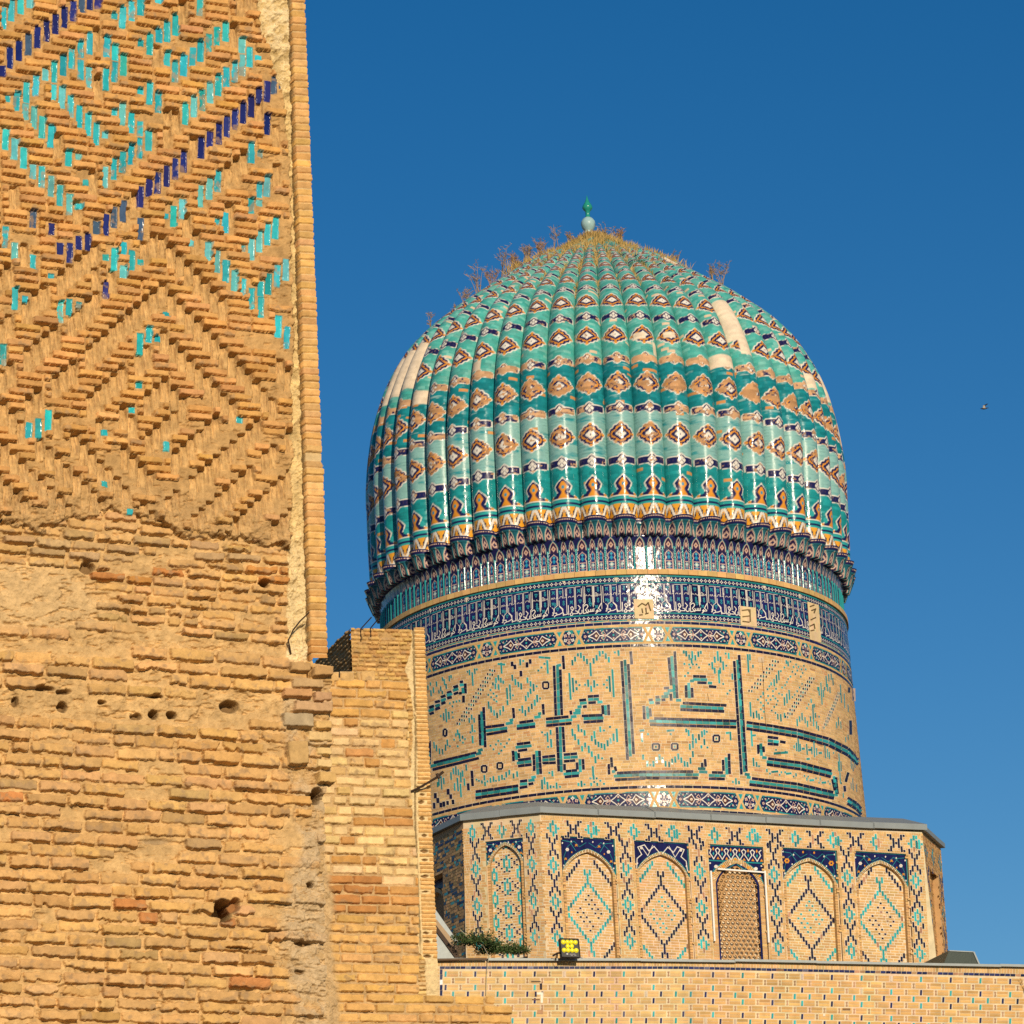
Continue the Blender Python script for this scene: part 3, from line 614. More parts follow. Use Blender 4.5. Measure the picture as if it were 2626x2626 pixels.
# ------------------------------------------------------------------ tiled wall of the mosque (behind the pier, lower right)
BASE = Plane((0, 0, 0), 16.5)
BASE.p = CAM + ray(np.array(1400.0), np.array(2520.0)) * 79.0
def ledge_y(x): return np.interp(x, [1000, 1120, 1726, 2626, 2900], [2463, 2463, 2464, 2481, 2488])
def make_base_wall():
    loc = BASE.at(1800, 4268); root = empty('tiled_brick_wall', loc)
    tag(root, 'long pale brick wall with scattered blue and turquoise header tiles below the domed building', 'wall')
    loc = np.array(loc)
    m = Mosaic()
    def ny(x): return np.interp(x, [1000, 1745, 2626, 2900], [2481.5, 2481.5, 2501.5, 2508])   # navy line
    # backing (joint colour)
    xs = np.linspace(1040, 2860, 60)
    for a, b in zip(xs[:-1], xs[1:]):
        m.poly([(a, ledge_y(a) + 1), (a, 2760), (b, 2760), (b, ledge_y(b) + 1)], 0.0, jit((0.66, .52, .33), .03))
    sh = -0.055
    x = 1050.0                                                       # soldier course
    while x < 2860:
        y0 = ledge_y(x) + 3; y1 = ny(x) - 4.5
        m.rect(x, y0, x + 5.6, y1, .006, jit((.57, .36, .15), .12), 0.85, .0007, sh); x += 7.3
    x = 1128.0
    while x < 2860:
        d = rng.random()
        if x < 2140 or d < .75:
            m.rect(x, ny(x) - 3.2, x + 12.3, ny(x) + 3.2, .009, jit(NAVY, .25), .22, .002, sh, (ny(x + 5) - ny(x - 5)) / 10)
        else: m.rect(x, ny(x) - 3.2, x + 12.3, ny(x) + 3.2, .004, jit((.36, .20, .11), .2), .9, .002)
        x += 13.3
    y = 2486.0
    while y < 2630: m.rect(1128, y, 1134.5, y + 12.5, .009, jit(NAVY, .25), .22, .002, sh); y += 13.4
    for (x, ys) in ((1117, 2490), (1122, 2505)):
        for k in range(9): m.rect(1112 + (k % 2) * 2, 2484 + k * 8, 1126, 2490 + k * 8, .005, jit((.60, .40, .17), .1), .85, .0006)
    P = 38.1; row = 0; y = 9.5
    while y < 260:
        x = 1139 - (19 if row % 2 else 0); typ = row % 4; k = 0
        while x < 2860:
            yy = ny(x) + y * (1.0 - 0.00001 * (x - 1100)); s_ = (ny(x + 30) - ny(x - 30)) / 60
            old = x > 1735
            bc = (.60, .39, .155) if not old else (.58, .35, .125)
            if x > 2300: bc = (.59, .35, .12)
            if 1128 < x + 20:
                for q in (0, 1):
                    m.rect(max(x + 8.4, 1137), yy + q * 7.4, x + P - 2.6, yy + q * 7.4 + 6.2, .006, jit(bc, .10, .02), 0.85, .0007, sh, s_)
            if x > 1136:
                if typ == 3: c = (NAVY if (k // 2) % 2 else TURQ)
                elif typ == 1: c = None
                else: c = (NAVY if (k // 2 + (typ == 2)) % 2 else TURQ) if k % 2 == 0 else None
                if c is not None:
                    if rng.random() < .04: m.rect(x + 1, yy + .3, x + 6.2, yy + 14, .008, jit((.55, .45, .35)), .8)
                    else: m.rect(x + 1, yy + .3, x + 6.0, yy + 13.6, .010, jit(c, .2), .2, .0009, sh)
                else:
                    cc = jit((.40, .235, .13), .15)
                    m.rect(x + 1.2, yy + .5, x + 6.2, yy + 4.2, .006, cc, .9, 0, sh); m.rect(x + 2.3, yy + 4.2, x + 5.2, yy + 9.0, .006, cc, .9, 0, sh); m.rect(x + 1.2, yy + 9.0, x + 6.2, yy + 13, .006, cc, .9, 0, sh)
            x += P; k += 1
        y += 17.2; row += 1
    # crack with lost bricks
    for (x0, y0, x1, y1, c) in [(1362, 2516, 1386, 2519, (.1, .06, .03)), (1384, 2522, 1390, 2538, (.03, .02, .03)), (1371, 2543, 1376, 2556, (.02, .02, .06)), (1376, 2545, 1392, 2551, (.78, .72, .6)), (1386, 2551, 1392, 2572, (.78, .72, .6)), (1364, 2562, 1384, 2565, (.2, .1, .05)), (1378, 2590, 1392, 2600, (.45, .25, .13)), (2160, 2586, 2180, 2591, (.2, .11, .05)), (2110, 2600, 2116, 2606, (.75, .65, .5)), (1990, 2486, 2010, 2490, (.25, .13, .06))]:
        m.rect(x0, y0, x1, y1, .012, c, .9)
    m.build('tile_face', lambda u, v, d: BASE(u, v, d) - loc, M_mos, root)
    tl = [BASE.at(x, ledge_y(x) + 1) for x in (1040, 2860)]
    f4 = [np.array([*tl[0][:2], 0]), np.array([*tl[1][:2], 0]), tl[1], tl[0]]; f4 = [p - BASE.n * .03 for p in f4]
    v, f = hexa(f4 + [p - BASE.n * .55 for p in f4]); mesh_obj('wall_core', v - loc, f, M_core, root)
    # sheet-metal coping, in lengths that do not quite line up
    parts = []; xs = [1116, 1240, 1248, 1430, 1640, 1880, 2090, 2330, 2560, 2860]; k = 0
    for a, b in zip(xs[:-1], xs[1:]):
        if b - a < 20: continue
        d = .10 + .02 * rng.random(); dy = rng.normal(0, .8)
        if a < 1240: dy = 0
        h = 6.2
        p = [BASE.at(a, ledge_y(a) + 2 + dy, d), BASE.at(b + 3, ledge_y(b + 3) + 2 + dy, d), BASE.at(b + 3, ledge_y(b + 3) - h + 2 + dy, d), BASE.at(a, ledge_y(a) - h + 2 + dy, d)]
        q = [t - BASE.n * (.6 + .0 * k) for t in p]
        parts.append(hexa(p + q)); k += 1
    v, f = join(parts); mesh_obj('metal_coping', v - loc, f, M_metal, root)
    parts = []
    for a, b in ((1116, 1244),):
        p = [BASE.at(a, 2466, .13), BASE.at(b, 2464, .13), BASE.at(b, 2459, .13), BASE.at(a, 2461, .13)]
        parts.append(hexa(p + [t - BASE.n * .3 for t in p]))
    v, f = join(parts); mesh_obj('timber_edge', v - loc, f, mat_flat('old_timber', (.13, .085, .05), .9, 0, .3, 8), root)
    return root
make_base_wall()

# ------------------------------------------------------------------ domed building
AX, AY = 2.3546, 88.0268
ROOT = empty('domed_mausoleum', (AX, AY, 0)); RL = np.array([AX, AY, 0.0])
tag(ROOT, 'old domed building with a ribbed turquoise dome, inscribed drum and eight sided brick base', 'building')
OA = 26.5
FRONT = Plane((0, 0, 0), OA); FRONT.p = np.array([AX, AY, 0]) + FRONT.n * 6.16
cFL, cFR = FRONT.at(1384, 2086), FRONT.at(2364, 2133)
CHL = Plane(cFL, OA - 45); CHR = Plane(cFR, OA + 45)
cLL = CHL.at(1187.5, 2106); SIDE = Plane(cLL, OA - 90)
sub = lambda P: P - RL
ARCH = []
def arch_pts(x0, x1, ys, ya, n=14):           # pointed arch outline from left springing over the apex to the right, picture y downwards
    cx = (x0 + x1) / 2; out = []
    for k in range(n + 1):
        t = k / n; out.append((x0 + (cx - x0) * (1 - math.cos(t * math.pi / 2)) * 0.62 + (cx - x0) * 0.38 * t, ys + (ya - ys) * (math.sin(t * math.pi / 2) * 0.62 + 0.38 * t)))
    r = [(x0 + x1 - x, y) for x, y in out[::-1][1:]]
    return out + r
TDIA = [(0, -3.1, -1, 0), (0, 1, 3.1, 0), (-1, -2, 1.6, 0), (1, -1.6, 2, 0), (-2, -.5, .5, 0), (2, -.5, .5, 0)]
NX = [(0, -1.7, 1.7, 1), (-1, -3.6, -1.2, 1), (1, -3.2, -.9, 1), (-2, -5, -2.8, 1), (2, -4.6, -2.4, 1), (-1, 1.2, 3.6, 1), (1, .9, 3.2, 1), (-2, 2.8, 5, 1), (2, 2.4, 4.6, 1)]
TWID = [(-1.5, -2, 1.6, 0), (-.5, -3.2, -1.2, 0), (.5, -1.4, 1.8, 0), (1.5, -1.8, 1.8, 0), (-.5, 1, 3, 0), (.5, -3.2, -1.6, 0), (1.5, -.5, 2, 0), (-2.5, -.5, .5, 0), (2.5, -.5, .5, 0)]
NXF = [(-1, -1.9, 1.9, 1), (1, -1.9, 1.9, 1), (0, -.5, .5, 1), (-2, -3.3, -1, 1), (2, -3.3, -1, 1), (-2, 1, 3.3, 1), (2, 1, 3.3, 1), (-3, -3.3, -2.3, 1), (3, -3.3, -2.3, 1), (-3, 2.3, 3.3, 1), (3, 2.3, 3.3, 1)]
CW, RH = 6.75, 6.95
class Face:
    """One face of the base: courses follow sl(y), uprights lean by sh."""
    def __init__(s, plane, sl, sh, x0): s.p = plane; s.sl = sl; s.sh = sh; s.x0 = x0; s.m = Mosaic(); s.tiles = []
    def motif(s, mot, cx, cy, flip=1, cw=CW, bad=.05):
        for (c, a, b, k) in mot:
            u = cx + c * cw; v = cy + (a + b) / 2 * RH; u += s.sh * (v - cy); v += s.sl(v) * (c * cw)
            s.tiles.append((u, v, cw * .80, (b - a) * RH - 1.2, k if rng.random() > bad else 2))
    def flush(s, d, pale=JOINT):
        for (u, v, w_, h, k) in s.tiles:
            col = (TURQ, INK, (.40, .21, .12))[k]
            s.m.rect(u - w_ / 2 - 1.15, v - h / 2 - 1.15, u + w_ / 2 + 1.15, v + h / 2 + 1.15, d + .004, jit(pale, .05), .85, 0, s.sh, s.sl(v))
            s.m.rect(u - w_ / 2, v - h / 2, u + w_ / 2, v + h / 2, d + .008, jit(col, .2), .2 if k < 2 else .9, .0009, s.sh, s.sl(v))
        s.tiles = []
    def courses(s, x0, x1, y0, y1, d, col=BRICK, excl=None, L=21.0, lean_y=2280, rh=RH):
        y = y0; r = 0
        while y < y1 - rh * .5:
            x = x0 - rng.uniform(0, L)
            while x < x1:
                l = L if rng.random() < .6 else L * rng.choice([.33, .66, .66])
                a, b = max(x, x0), min(x + l, x1)
                if b - a > 2:
                    cx = (a + b) / 2; yy = y + s.sl(y) * (cx - s.x0); cxx = cx + s.sh * (yy - lean_y)
                    if excl is None or not excl(cxx, yy + rh / 2):
                        s.m.rect(cxx - (b - a) / 2 + .85, yy + .95, cxx + (b - a) / 2 - .85, yy + rh - .85, d + .003, jit(col, .10, .025), .85, .0008, s.sh, s.sl(yy))
                x += l
            y += rh; r += 1
def make_niche(face, x0, x1, yt0, yt1, ys, ya, ybot, style, parent):
    """x0..x1 frame at the top; leans with the wall. Returns the exclusion test used by the surrounding brickwork."""
    sh = face.sh; pl = face.p; sl = (yt1 - yt0) / (x1 - x0); D0, D1 = -.04, -.13; yb = ybot + 4
    cx = (x0 + x1) / 2
    def S(x, y): return (x + sh * (y - yt0), y + sl * (x - x0))
    fr = empty('niche', (0, 0, 0)); fr.parent = parent
    m = Mosaic(); ar = arch_pts(x0 + 9, x1 - 9, ys, ya); arO = arch_pts(x0 + 1.5, x1 - 1.5, ys + 2, ya - 8)
    # spandrel sheet between frame and arch (strips)
    sp = Mosaic()
    xsO = [p[0] for p in arO]
    for (a, b) in zip(arO[:-1], arO[1:]):
        if b[0] - a[0] > .2: sp.poly([S(a[0], yt0), S(*a), S(*b), S(b[0], yt0)], D0, jit(NAVY if True else TEAL, .15), .22, .0009)
    for e in ((x0, x0 + 1.5), (x1 - 1.5, x1)): sp.poly([S(e[0], yt0), S(e[0], ys + 2), S(e[1], ys + 2), S(e[1], yt0)], D0, TEAL, .22)
    # teal edging and flowers
    sp.stroke([S(x0 + 1, ys), S(x0 + 1, yt0 + 1), S(x1 - 1, yt0 + 1), S(x1 - 1, ys)], 1.8, D0 + .002, TEAL, .22)
    sp.stroke([S(*p) for p in arO], 2.0, D0 + .003, TEAL, .22)
    H = ys - yt0
    for sx in (-1, 1):
        def Q(fx, fy): return S(cx + sx * fx * (x1 - x0) / 2, yt0 + fy * H)
        if style == 'scroll':
            sp.stroke([Q(.05, .35), Q(.25, .15), Q(.45, .3), Q(.6, .12), Q(.85, .2), Q(.72, .42), Q(.9, .55), Q(.93, .85)], 2.2, D0 + .005, WHITE, .22)
            sp.stroke([Q(.3, .12), Q(.5, .45), Q(.7, .2)], 1.6, D0 + .006, WHITE, .22)
            fl = [(.72, .22, WHITE, 4.0), (.9, .7, WHITE, 2.6)]; st = []
        else:
            sp.stroke([Q(.05, .15), Q(.3, .28), Q(.5, .12), Q(.75, .3), Q(.9, .6), Q(.86, .85)], 1.0, D0 + .004, TEAL, .22)
            sp.stroke([Q(.45, .4), Q(.65, .15), Q(.92, .12)], .9, D0 + .0045, TURQ, .22)
            if style == 'sun': fl = [(.80, .40, ORANGE, 7.0), (.55, .2, WHITE, 2.4), (.2, .1, ORANGE, 3), (.9, .8, WHITE, 2.6), (.62, .5, WHITE, 2.2), (.93, .12, WHITE, 2.2)]
            else: fl = [(.42, .25, ORANGE, 4.4), (.76, .38, WHITE, 4.6), (.84, .66, ORANGE, 4.4), (.2, .12, WHITE, 2.2), (.6, .14, WHITE, 2.2), (.93, .2, WHITE, 2.4), (.92, .85, WHITE, 2.2), (.6, .45, ORANGE, 2.2)]
        for (fx, fy, c, r) in fl:
            p = Q(fx, fy)
            if r > 3.5 and c is not ORANGE or style == 'sun' and r > 5:
                for a in range(6): sp.disc((p[0] + r * .62 * math.cos(a * 1.047), p[1] + r * .62 * math.sin(a * 1.047)), r * .40, D0 + .007 + a * .0002, c, .22, 6)
                sp.disc(p, r * .36, D0 + .0095, NAVY if c is not WHITE else PINK, .22, 6)
            elif r > 3.5:
                for a in (-2.3, -1.57, -.8, .4, 2.7): sp.poly([p, (p[0] + r * .5 * math.cos(a + .5), p[1] + r * .5 * math.sin(a + .5)), (p[0] + r * 1.15 * math.cos(a), p[1] + r * 1.15 * math.sin(a)), (p[0] + r * .5 * math.cos(a - .5), p[1] + r * .5 * math.sin(a - .5))][::-1], D0 + .007 + .0002 * (a + 3), c, .22)
            else: sp.disc(p, r * .8, D0 + .008, c, .22, 6, r * 1.1)
    # voussoir ring and reveal
    vs = Mosaic(); n = 0
    fine = 44
    def along(P_, t):
        i = min(len(P_) - 2, int(t * (len(P_) - 1))); f_ = t * (len(P_) - 1) - i; return (P_[i][0] * (1 - f_) + P_[i + 1][0] * f_, P_[i][1] * (1 - f_) + P_[i + 1][1] * f_)
    for k in range(fine):
        t0, t1 = k / fine + .004, (k + 1) / fine - .004
        vs.poly([S(*along(arO, t0)), S(*along(ar, t0)), S(*along(ar, t1)), S(*along(arO, t1))], D0 + .004, jit((.60, .40, .18) if k % 2 else (.70, .56, .36), .08), .85)
        vs.poly([S(*along(ar, t0 - .004)), S(*along(ar, t1 + .004))][::1] + [S(*along(ar, t1 + .004)), S(*along(ar, t0 - .004))], 0, BRICK, .9); vs.d[-1] = np.array([D0, D0, D1 - .02, D1 - .02]); vs.c[-1][:, :3] = jit((.5, .31, .13), .08)
    y = ys
    while y < yb:
        for (xa, xb, xi) in ((x0 + 1.5, x0 + 9, x0 + 9), (x1 - 9, x1 - 1.5, x1 - 9)):
            vs.poly([S(xa, y), S(xa, y + 6.2), S(xb, y + 6.2), S(xb, y)], D0 + .003, jit(BRICK, .1), .85, .0006)
            q = [S(xi, y), S(xi, y + 7), S(xi, y + 7), S(xi, y)]
            vs.poly(q if xi < cx else q[::-1], 0, BRICK, .9); vs.d[-1] = np.array([D0, D0, D1 - .02, D1 - .02]) if xi < cx else np.array([D1 - .02, D1 - .02, D0, D0]); vs.c[-1][:, :3] = jit((.5, .31, .13), .08)
        y += 7
    # frame reveal (wall face back to the spandrel sheet)
    for q, dd in (([S(x0, yt0), S(x1, yt0), S(x1, yt0), S(x0, yt0)], [0, 0, D0, D0]), ([S(x0, yt0), S(x0, yt0), S(x0, yb), S(x0, yb)], [0, D0, D0, 0]), ([S(x1, yt0), S(x1, yb), S(x1, yb), S(x1, yt0)], [0, 0, D0, D0])):
        vs.poly(q, 0, (.5, .31, .13), .9); vs.d[-1] = np.array(dd, float)
    for (xa, xb) in ((x0, x0 + 1.6), (x1 - 1.6, x1)): vs.poly([S(xa, ys), S(xa, yb), S(xb, yb), S(xb, ys)], D0, JOINT, .9)
    F = lambda u, v, d: sub(pl(u, v, d))
    sp.build('spandrel_panel', F, M_glz, fr); vs.build('arch_border', F, M_mos, fr)
    # infill at the back
    if style == 'window': return fr, S, ar, D0, D1
    f2 = Face(pl, lambda y: sl * .9, sh, x0); b = f2.m
    b.poly([S(x0 + 6, ya - 3), S(x0 + 6, yb), S(x1 - 6, yb), S(x1 - 6, ya - 3)], D1, jit(JOINT, .03), .9)
    def inside(u, v):
        yy = v - sl * (u - x0); x = u - sh * (yy - yt0)
        if not (x0 + 9.5 < x < x1 - 9.5) or yy > ybot + 1: return False
        if yy > ys: return True
        return yy > np.interp(x, [p[0] for p in ar], [p[1] for p in ar])
    f2.courses(x0 + 4, x1 - 4, ya - 2, yb, D1, (.58, .36, .14), lambda u, v: not inside(u, v), 22, yt0)
    ccx = cx; mid = (ys + ybot) / 2 - 2
    def put(c, r, ln_, k):
        v = mid + r * 9.0; u = ccx + c * 6.6
        p = S(u, v)
        if inside(p[0], p[1] - ln_ * 3) or inside(*p): f2.tiles.append((p[0], p[1], 5.3, ln_ * RH - 1.2, k if rng.random() > .04 else 2))
    if style in ('daisy', 'sun', 'scroll'):
        ko, ki = (1, 0) if style != 'daisy' else (0, 1)
        Rr = 9
        for c in range(-Rr, Rr + 1):
            for s_ in (-1, 1): put(c, s_ * (Rr - abs(c)) * .98 - 1, 2, ko)
            for q in (-1, 1):
                rr = (Rr - abs(c)) + 7.0 - 0.0
                if abs(c) > 2: put(c, q * (Rr + 6 - (9 - abs(c)) * -.0 - abs(c) * 0 - (Rr - abs(c)) * 0 - 0) if False else q * ((abs(c) - 2) * -.98 + 15.5) - 1, 2, ki)
        for dx in range(-4, 5):
            for dy in range(-4, 5):
                if abs(dx) + abs(dy) <= 4 and (dx + dy) % 2 == 0 and not (dx == 0 and dy == 0) and (dx * 2 + dy * 3) % 5 != 0: put(dx * 1.15, dy * 1.25 - 1, .85, ki)
        for s_ in (-1, 1):
            put(0, s_ * 10.4 - 1, 2.6, ko); put(-1, s_ * 11.6 - 1, 2.4, ko); put(1, s_ * 11.6 - 1, 2.4, ko)
    else:
        for r in range(-3, 4):
            for c, a, bb, k in TDIA:
                if abs(c) < 2: put(c * 1.0, r * 6.6 + (a + bb) / 2 * .78, (bb - a), 0)
            for sx in (-1, 1):
                for c, a, bb, k in TDIA:
                    if abs(c) < 2: put(sx * 5 + c * .9, r * 6.6 + 3.3 + (a + bb) / 2 * .78, (bb - a), 0)
                for j in range(1, 5):
                    put(sx * j, r * 6.6 + 3.3 + 1.0 * j, .8, 1); put(sx * j, r * 6.6 + 3.3 - 1.0 * j, .8, 1)
    f2.flush(D1 + .002); b.build('brick_infill', F, M_mos, fr)
    return fr, S, ar, D0, D1

def make_base():
    octo = empty('octagonal_base', (0, 0, 0)); octo.parent = ROOT
    # core prism behind the faces (regular outline completed round the back)
    zt = cFL[2] - .05
    # ---------------- front
    slF = lambda y: np.interp(y, [2090, 2200, 2470], [.047, .046, .017])
    fc = Face(FRONT, slF, -.055, 1873); Fm = lambda u, v, d: sub(FRONT(u, v, d))
    NI = [(1438, 1577, 2143, 2151, 2232, 2180, 'daisy'), (1626, 1766, 2154, 2162, 2238, 2187, 'scroll'), (2004, 2146, 2173, 2181, 2255, 2203, 'sun'), (2190, 2327, 2182, 2190, 2262, 2209, 'daisy')]
    WI = (1815, 1957, 2164, 2172)
    rects = [(a, b, t0, t1) for a, b, t0, t1, *_ in NI] + [WI]
    yb = lambda x: np.interp(x, [1380, 2420], [2458, 2472])
    def excl(u, v):
        for (a, b, t0, t1) in rects:
            x = u - fc.sh * (v - t0)
            if a - 2 < x < b + 2 and v > t0 + (t1 - t0) / (b - a) * (x - a) - 3.4: return True
        return v < np.interp(u, [1384, 2364], [2088, 2135]) + 9 or u < 1386 - .052 * -(v - 2088) - 1 or u > 2363 + .115 * (v - 2133) - 2 or v > yb(u) + 3
    # backing sheet with the openings left out: thin vertical slices
    edges = sorted(set([1384, 2364] + [e for a, b, *_ in rects for e in (a, b)] + list(np.linspace(1384, 2364, 40))))
    def ltop(x): return np.interp(x, [1384, 2364], [2086, 2133])
    for a, b in zip(edges[:-1], edges[1:]):
        cxm = (a + b) / 2; hit = [r for r in rects if r[0] < cxm < r[1]]
        def sheet(x, y): return (x - .055 * (y - 2170) * -1 if False else x + np.interp(x, [1384, 2364], [.045, .11]) * (y - ltop(x)) * (1 if x in (1384, 2364) else 0) + (0.055 * (y - 2166) if x not in (1384, 2364) else 0), y)
        def top_(x): return ltop(x)
        yb_ = (lambda x: hit[0][2] + (hit[0][3] - hit[0][2]) / (hit[0][1] - hit[0][0]) * (x - hit[0][0])) if hit else (lambda x: 2478)
        fc.m.poly([(a + .055 * (top_(a) - 2166) if a != 1384 else 1384, top_(a)), (a + .055 * (yb_(a) - 2166) if a != 1384 else 1384 + .045 * (yb_(a) - 2086), yb_(a)), (b + .055 * (yb_(b) - 2166) if b != 2364 else 2364 + .115 * (yb_(b) - 2133), yb_(b)), (b + .055 * (top_(b) - 2166) if b != 2364 else 2364, top_(b))], 0, jit((.66, .53, .34), .03), .9)
    fc.sh = .055
    fc.courses(1384, 2368, 2098 - .0, 2476, 0, (.58, .355, .14), excl, 20, 2166)
    for (r0, hh) in ((0, 5.2), (5.8, 5.2)):                                # header courses under the eave
        x = 1388.0
        while x < 2362:
            y = ltop(x) + 5 + r0; fc.m.rect(x, y, x + 4.6, y + hh, .005, jit((.60, .375, .15), .1), .85, .0006, .055, .047); x += 5.9
    for (a, b, t0, t1) in rects:                                           # header frames round the niches
        s_ = (t1 - t0) / (b - a); x = a - 6
        while x < b + 4:
            y = t0 + s_ * (x - a) - 6.2; fc.m.rect(x + .055 * (y - t0), y, x + 4.4 + .055 * (y - t0), y + 5, .006, jit((.58, .36, .14), .1), .85, .0006, .055, s_); x += 5.6
        y = t0 - 2
        while y < yb(a):
            for xx in (a - 6.5, b + 1.5):
                u = xx + .055 * (y - t0); fc.m.rect(u, y, u + 4.8, y + 5.2, .005, jit((.58, .36, .14), .1), .85, .0006, .055, s_)
            y += 6.4
    for k in range(10):                                                     # frieze of motifs along the top
        x = 1418 + k * 103.5; y = np.interp(x, [1384, 2364], [2122, 2164]) + 1
        if x < 2350: fc.motif(TDIA if k % 2 == 0 else TWID, x - (3 if k % 2 else 0), y)
        x += 51.5; y = np.interp(x, [1384, 2364], [2122, 2164]) + 1
        if x < 2345: fc.motif(NXF, x, y, bad=.1)
    for i, x in enumerate((1416, 1601.5, 1790.5, 1981, 2168, 2343)):
        yt = np.interp(x, [1384, 2364], [2170, 2212]); y = yt
        for k in range(7):
            if y < yb(x) - 20: fc.motif(NX if k % 2 == 0 else TDIA, x + .055 * (y - 2166), y, cw=6.3, bad=.06)
            y += 47
    fc.flush(.002)
    fc.m.build('front_face', Fm, M_mos, octo)
    for (a, b, t0, t1, ys, ya, st) in NI: make_niche(fc, a, b, t0, t1, ys, ya, yb((a + b) / 2), st, octo)
    make_window(fc, WI, yb, octo)
    # ---------------- left chamfer
    slC = lambda y: np.interp(y, [2090, 2200, 2460], [-.098, -.085, .012])
    cl = Face(CHL, slC, .040, 1384); Fc = lambda u, v, d: sub(CHL(u, v, d))
    nr = (1244, 1341, 2158.5, 2147.5)
    def tl(x): return np.interp(x, [1187.5, 1384], [2106, 2086])
    def exc(u, v):
        x = u - .042 * (v - 2155)
        return (nr[0] - 2 < x < nr[1] + 2 and v > nr[2] + (nr[3] - nr[2]) / (nr[1] - nr[0]) * (x - nr[0]) - 3.4) or v < tl(u) + 10 or u < 1188 + .022 * (v - 2106) or u > 1384 + .043 * (v - 2086) - 1
    ed = sorted([1187.5, 1215, nr[0], 1290, nr[1], 1360, 1384])
    for a, b in zip(ed[:-1], ed[1:]):
        ih = nr[0] <= a and b <= nr[1]
        by = (lambda x: nr[2] + (nr[3] - nr[2]) / (nr[1] - nr[0]) * (x - nr[0])) if ih else (lambda x: 2478)
        def X_(x, y): return (x + (.022 * (y - 2106) if x == 1187.5 else .045 * (y - 2086) if x == 1384 else .042 * (y - 2155)), y)
        cl.m.poly([X_(a, tl(a)), X_(a, by(a)), X_(b, by(b)), X_(b, tl(b))], 0, jit((.64, .50, .31), .03), .9)
    cl.courses(1186, 1400, 2106, 2478, 0, (.55, .33, .13), exc, 17, 2155)
    for k in range(3):
        x = 1212 + k * 75; y = np.interp(x, [1187, 1384], [2138, 2120]); cl.motif(TDIA, x, y, cw=5.2)
        if k < 2: cl.motif(NXF, x + 37, y - 4, cw=4.6, bad=.22)
    for x in (1217, 1362):
        y = 2182 - (x - 1217) * .09
        for k in range(7):
            if y < 2440: cl.motif(NX if k % 2 == 0 else TDIA, x + .042 * (y - 2155), y, cw=5.2, bad=.09)
            y += 47
    cl.flush(.002); cl.m.build('chamfer_face', Fc, M_mos, octo)
    # erosion: darker, redder worn corner bricks
    make_niche(cl, nr[0], nr[1], nr[2], nr[3], 2218, 2172, 2458, 'cross', octo)
    # ---------------- left side face (grazing light painted as darker colours), with a deep recess
    sd_ = Face(SIDE, lambda y: -.6, .02, 1187)
    zc0, zc1 = cLL[2], FRONT.at(1384, 2490)[2]
    W0 = 9.4
    def SF(u, v, d): return sub(cLL[None] - np.outer(u, SIDE.t) * 1.0 + np.stack([0 * v, 0 * v, -v], -1) + np.outer(d, SIDE.n))
    m = Mosaic(); Hs = zc0 - zc1
    fx0, fx1, ft = 1.15, 2.75, .92
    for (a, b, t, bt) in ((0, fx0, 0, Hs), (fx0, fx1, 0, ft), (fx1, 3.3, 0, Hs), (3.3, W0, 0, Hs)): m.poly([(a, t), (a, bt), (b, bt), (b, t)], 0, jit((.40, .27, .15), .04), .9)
    y = .12
    while y < Hs:
        x = rng.uniform(-.2, 0)
        while x < 3.4:
            l = rng.choice([.2, .13, .07])
            if not (fx0 - .03 < x + l / 2 < fx1 + .03 and y > ft - .05) and x > 0:
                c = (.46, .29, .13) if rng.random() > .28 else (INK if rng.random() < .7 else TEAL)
                m.rect(x + .006, y + .006, x + l - .006, y + .062, .006, jit(c, .2), .85 if c[0] > .1 else .3, .003)
            x += l
        y += .068
    nb = .30
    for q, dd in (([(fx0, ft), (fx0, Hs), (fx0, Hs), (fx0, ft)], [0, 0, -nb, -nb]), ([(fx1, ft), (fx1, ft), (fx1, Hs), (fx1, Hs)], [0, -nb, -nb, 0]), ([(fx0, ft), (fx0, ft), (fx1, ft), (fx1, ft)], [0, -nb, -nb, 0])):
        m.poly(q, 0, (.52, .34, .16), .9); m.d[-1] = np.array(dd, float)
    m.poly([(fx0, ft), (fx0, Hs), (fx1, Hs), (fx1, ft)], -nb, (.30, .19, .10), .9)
    ap = arch_pts(fx0 + .12, fx1 - .12, ft + .95, ft + .28)
    for a, b in zip(ap[:-1], ap[1:]):
        m.poly([(a[0], a[1] - .10), a, b, (b[0], b[1] - .10)], -nb + .10, jit((.55, .40, .22), .08), .9)
        m.poly([a, a, b, b], 0, (.5, .34, .18), .9); m.d[-1] = np.array([-nb + .10, -nb, -nb, -nb + .10])
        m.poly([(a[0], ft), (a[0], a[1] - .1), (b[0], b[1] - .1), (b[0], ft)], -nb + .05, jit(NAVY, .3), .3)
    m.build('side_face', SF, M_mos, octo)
    # ---------------- right chamfer
    cr = Face(CHR, lambda y: .62 if y < 2200 else .3, .11, 2364)
    wR = 1.95
    def RF(u, v, d): return sub(cFR[None] + np.outer(u, CHR.t) + np.stack([0 * v, 0 * v, -v], -1) + np.outer(d, CHR.n))
    m = Mosaic(); Hr = cFR[2] - zc1
    for (a, b, t, bt) in ((0, .55, 0, Hr), (.55, 1.45, 0, .75), (1.45, wR, 0, Hr)): m.poly([(a, t), (a, bt), (b, bt), (b, t)], 0, (.56, .40, .22), .9)
    m.poly([(.55, .75), (.55, Hr), (1.45, Hr), (1.45, .75)], -.14, (.45, .27, .11), .9)
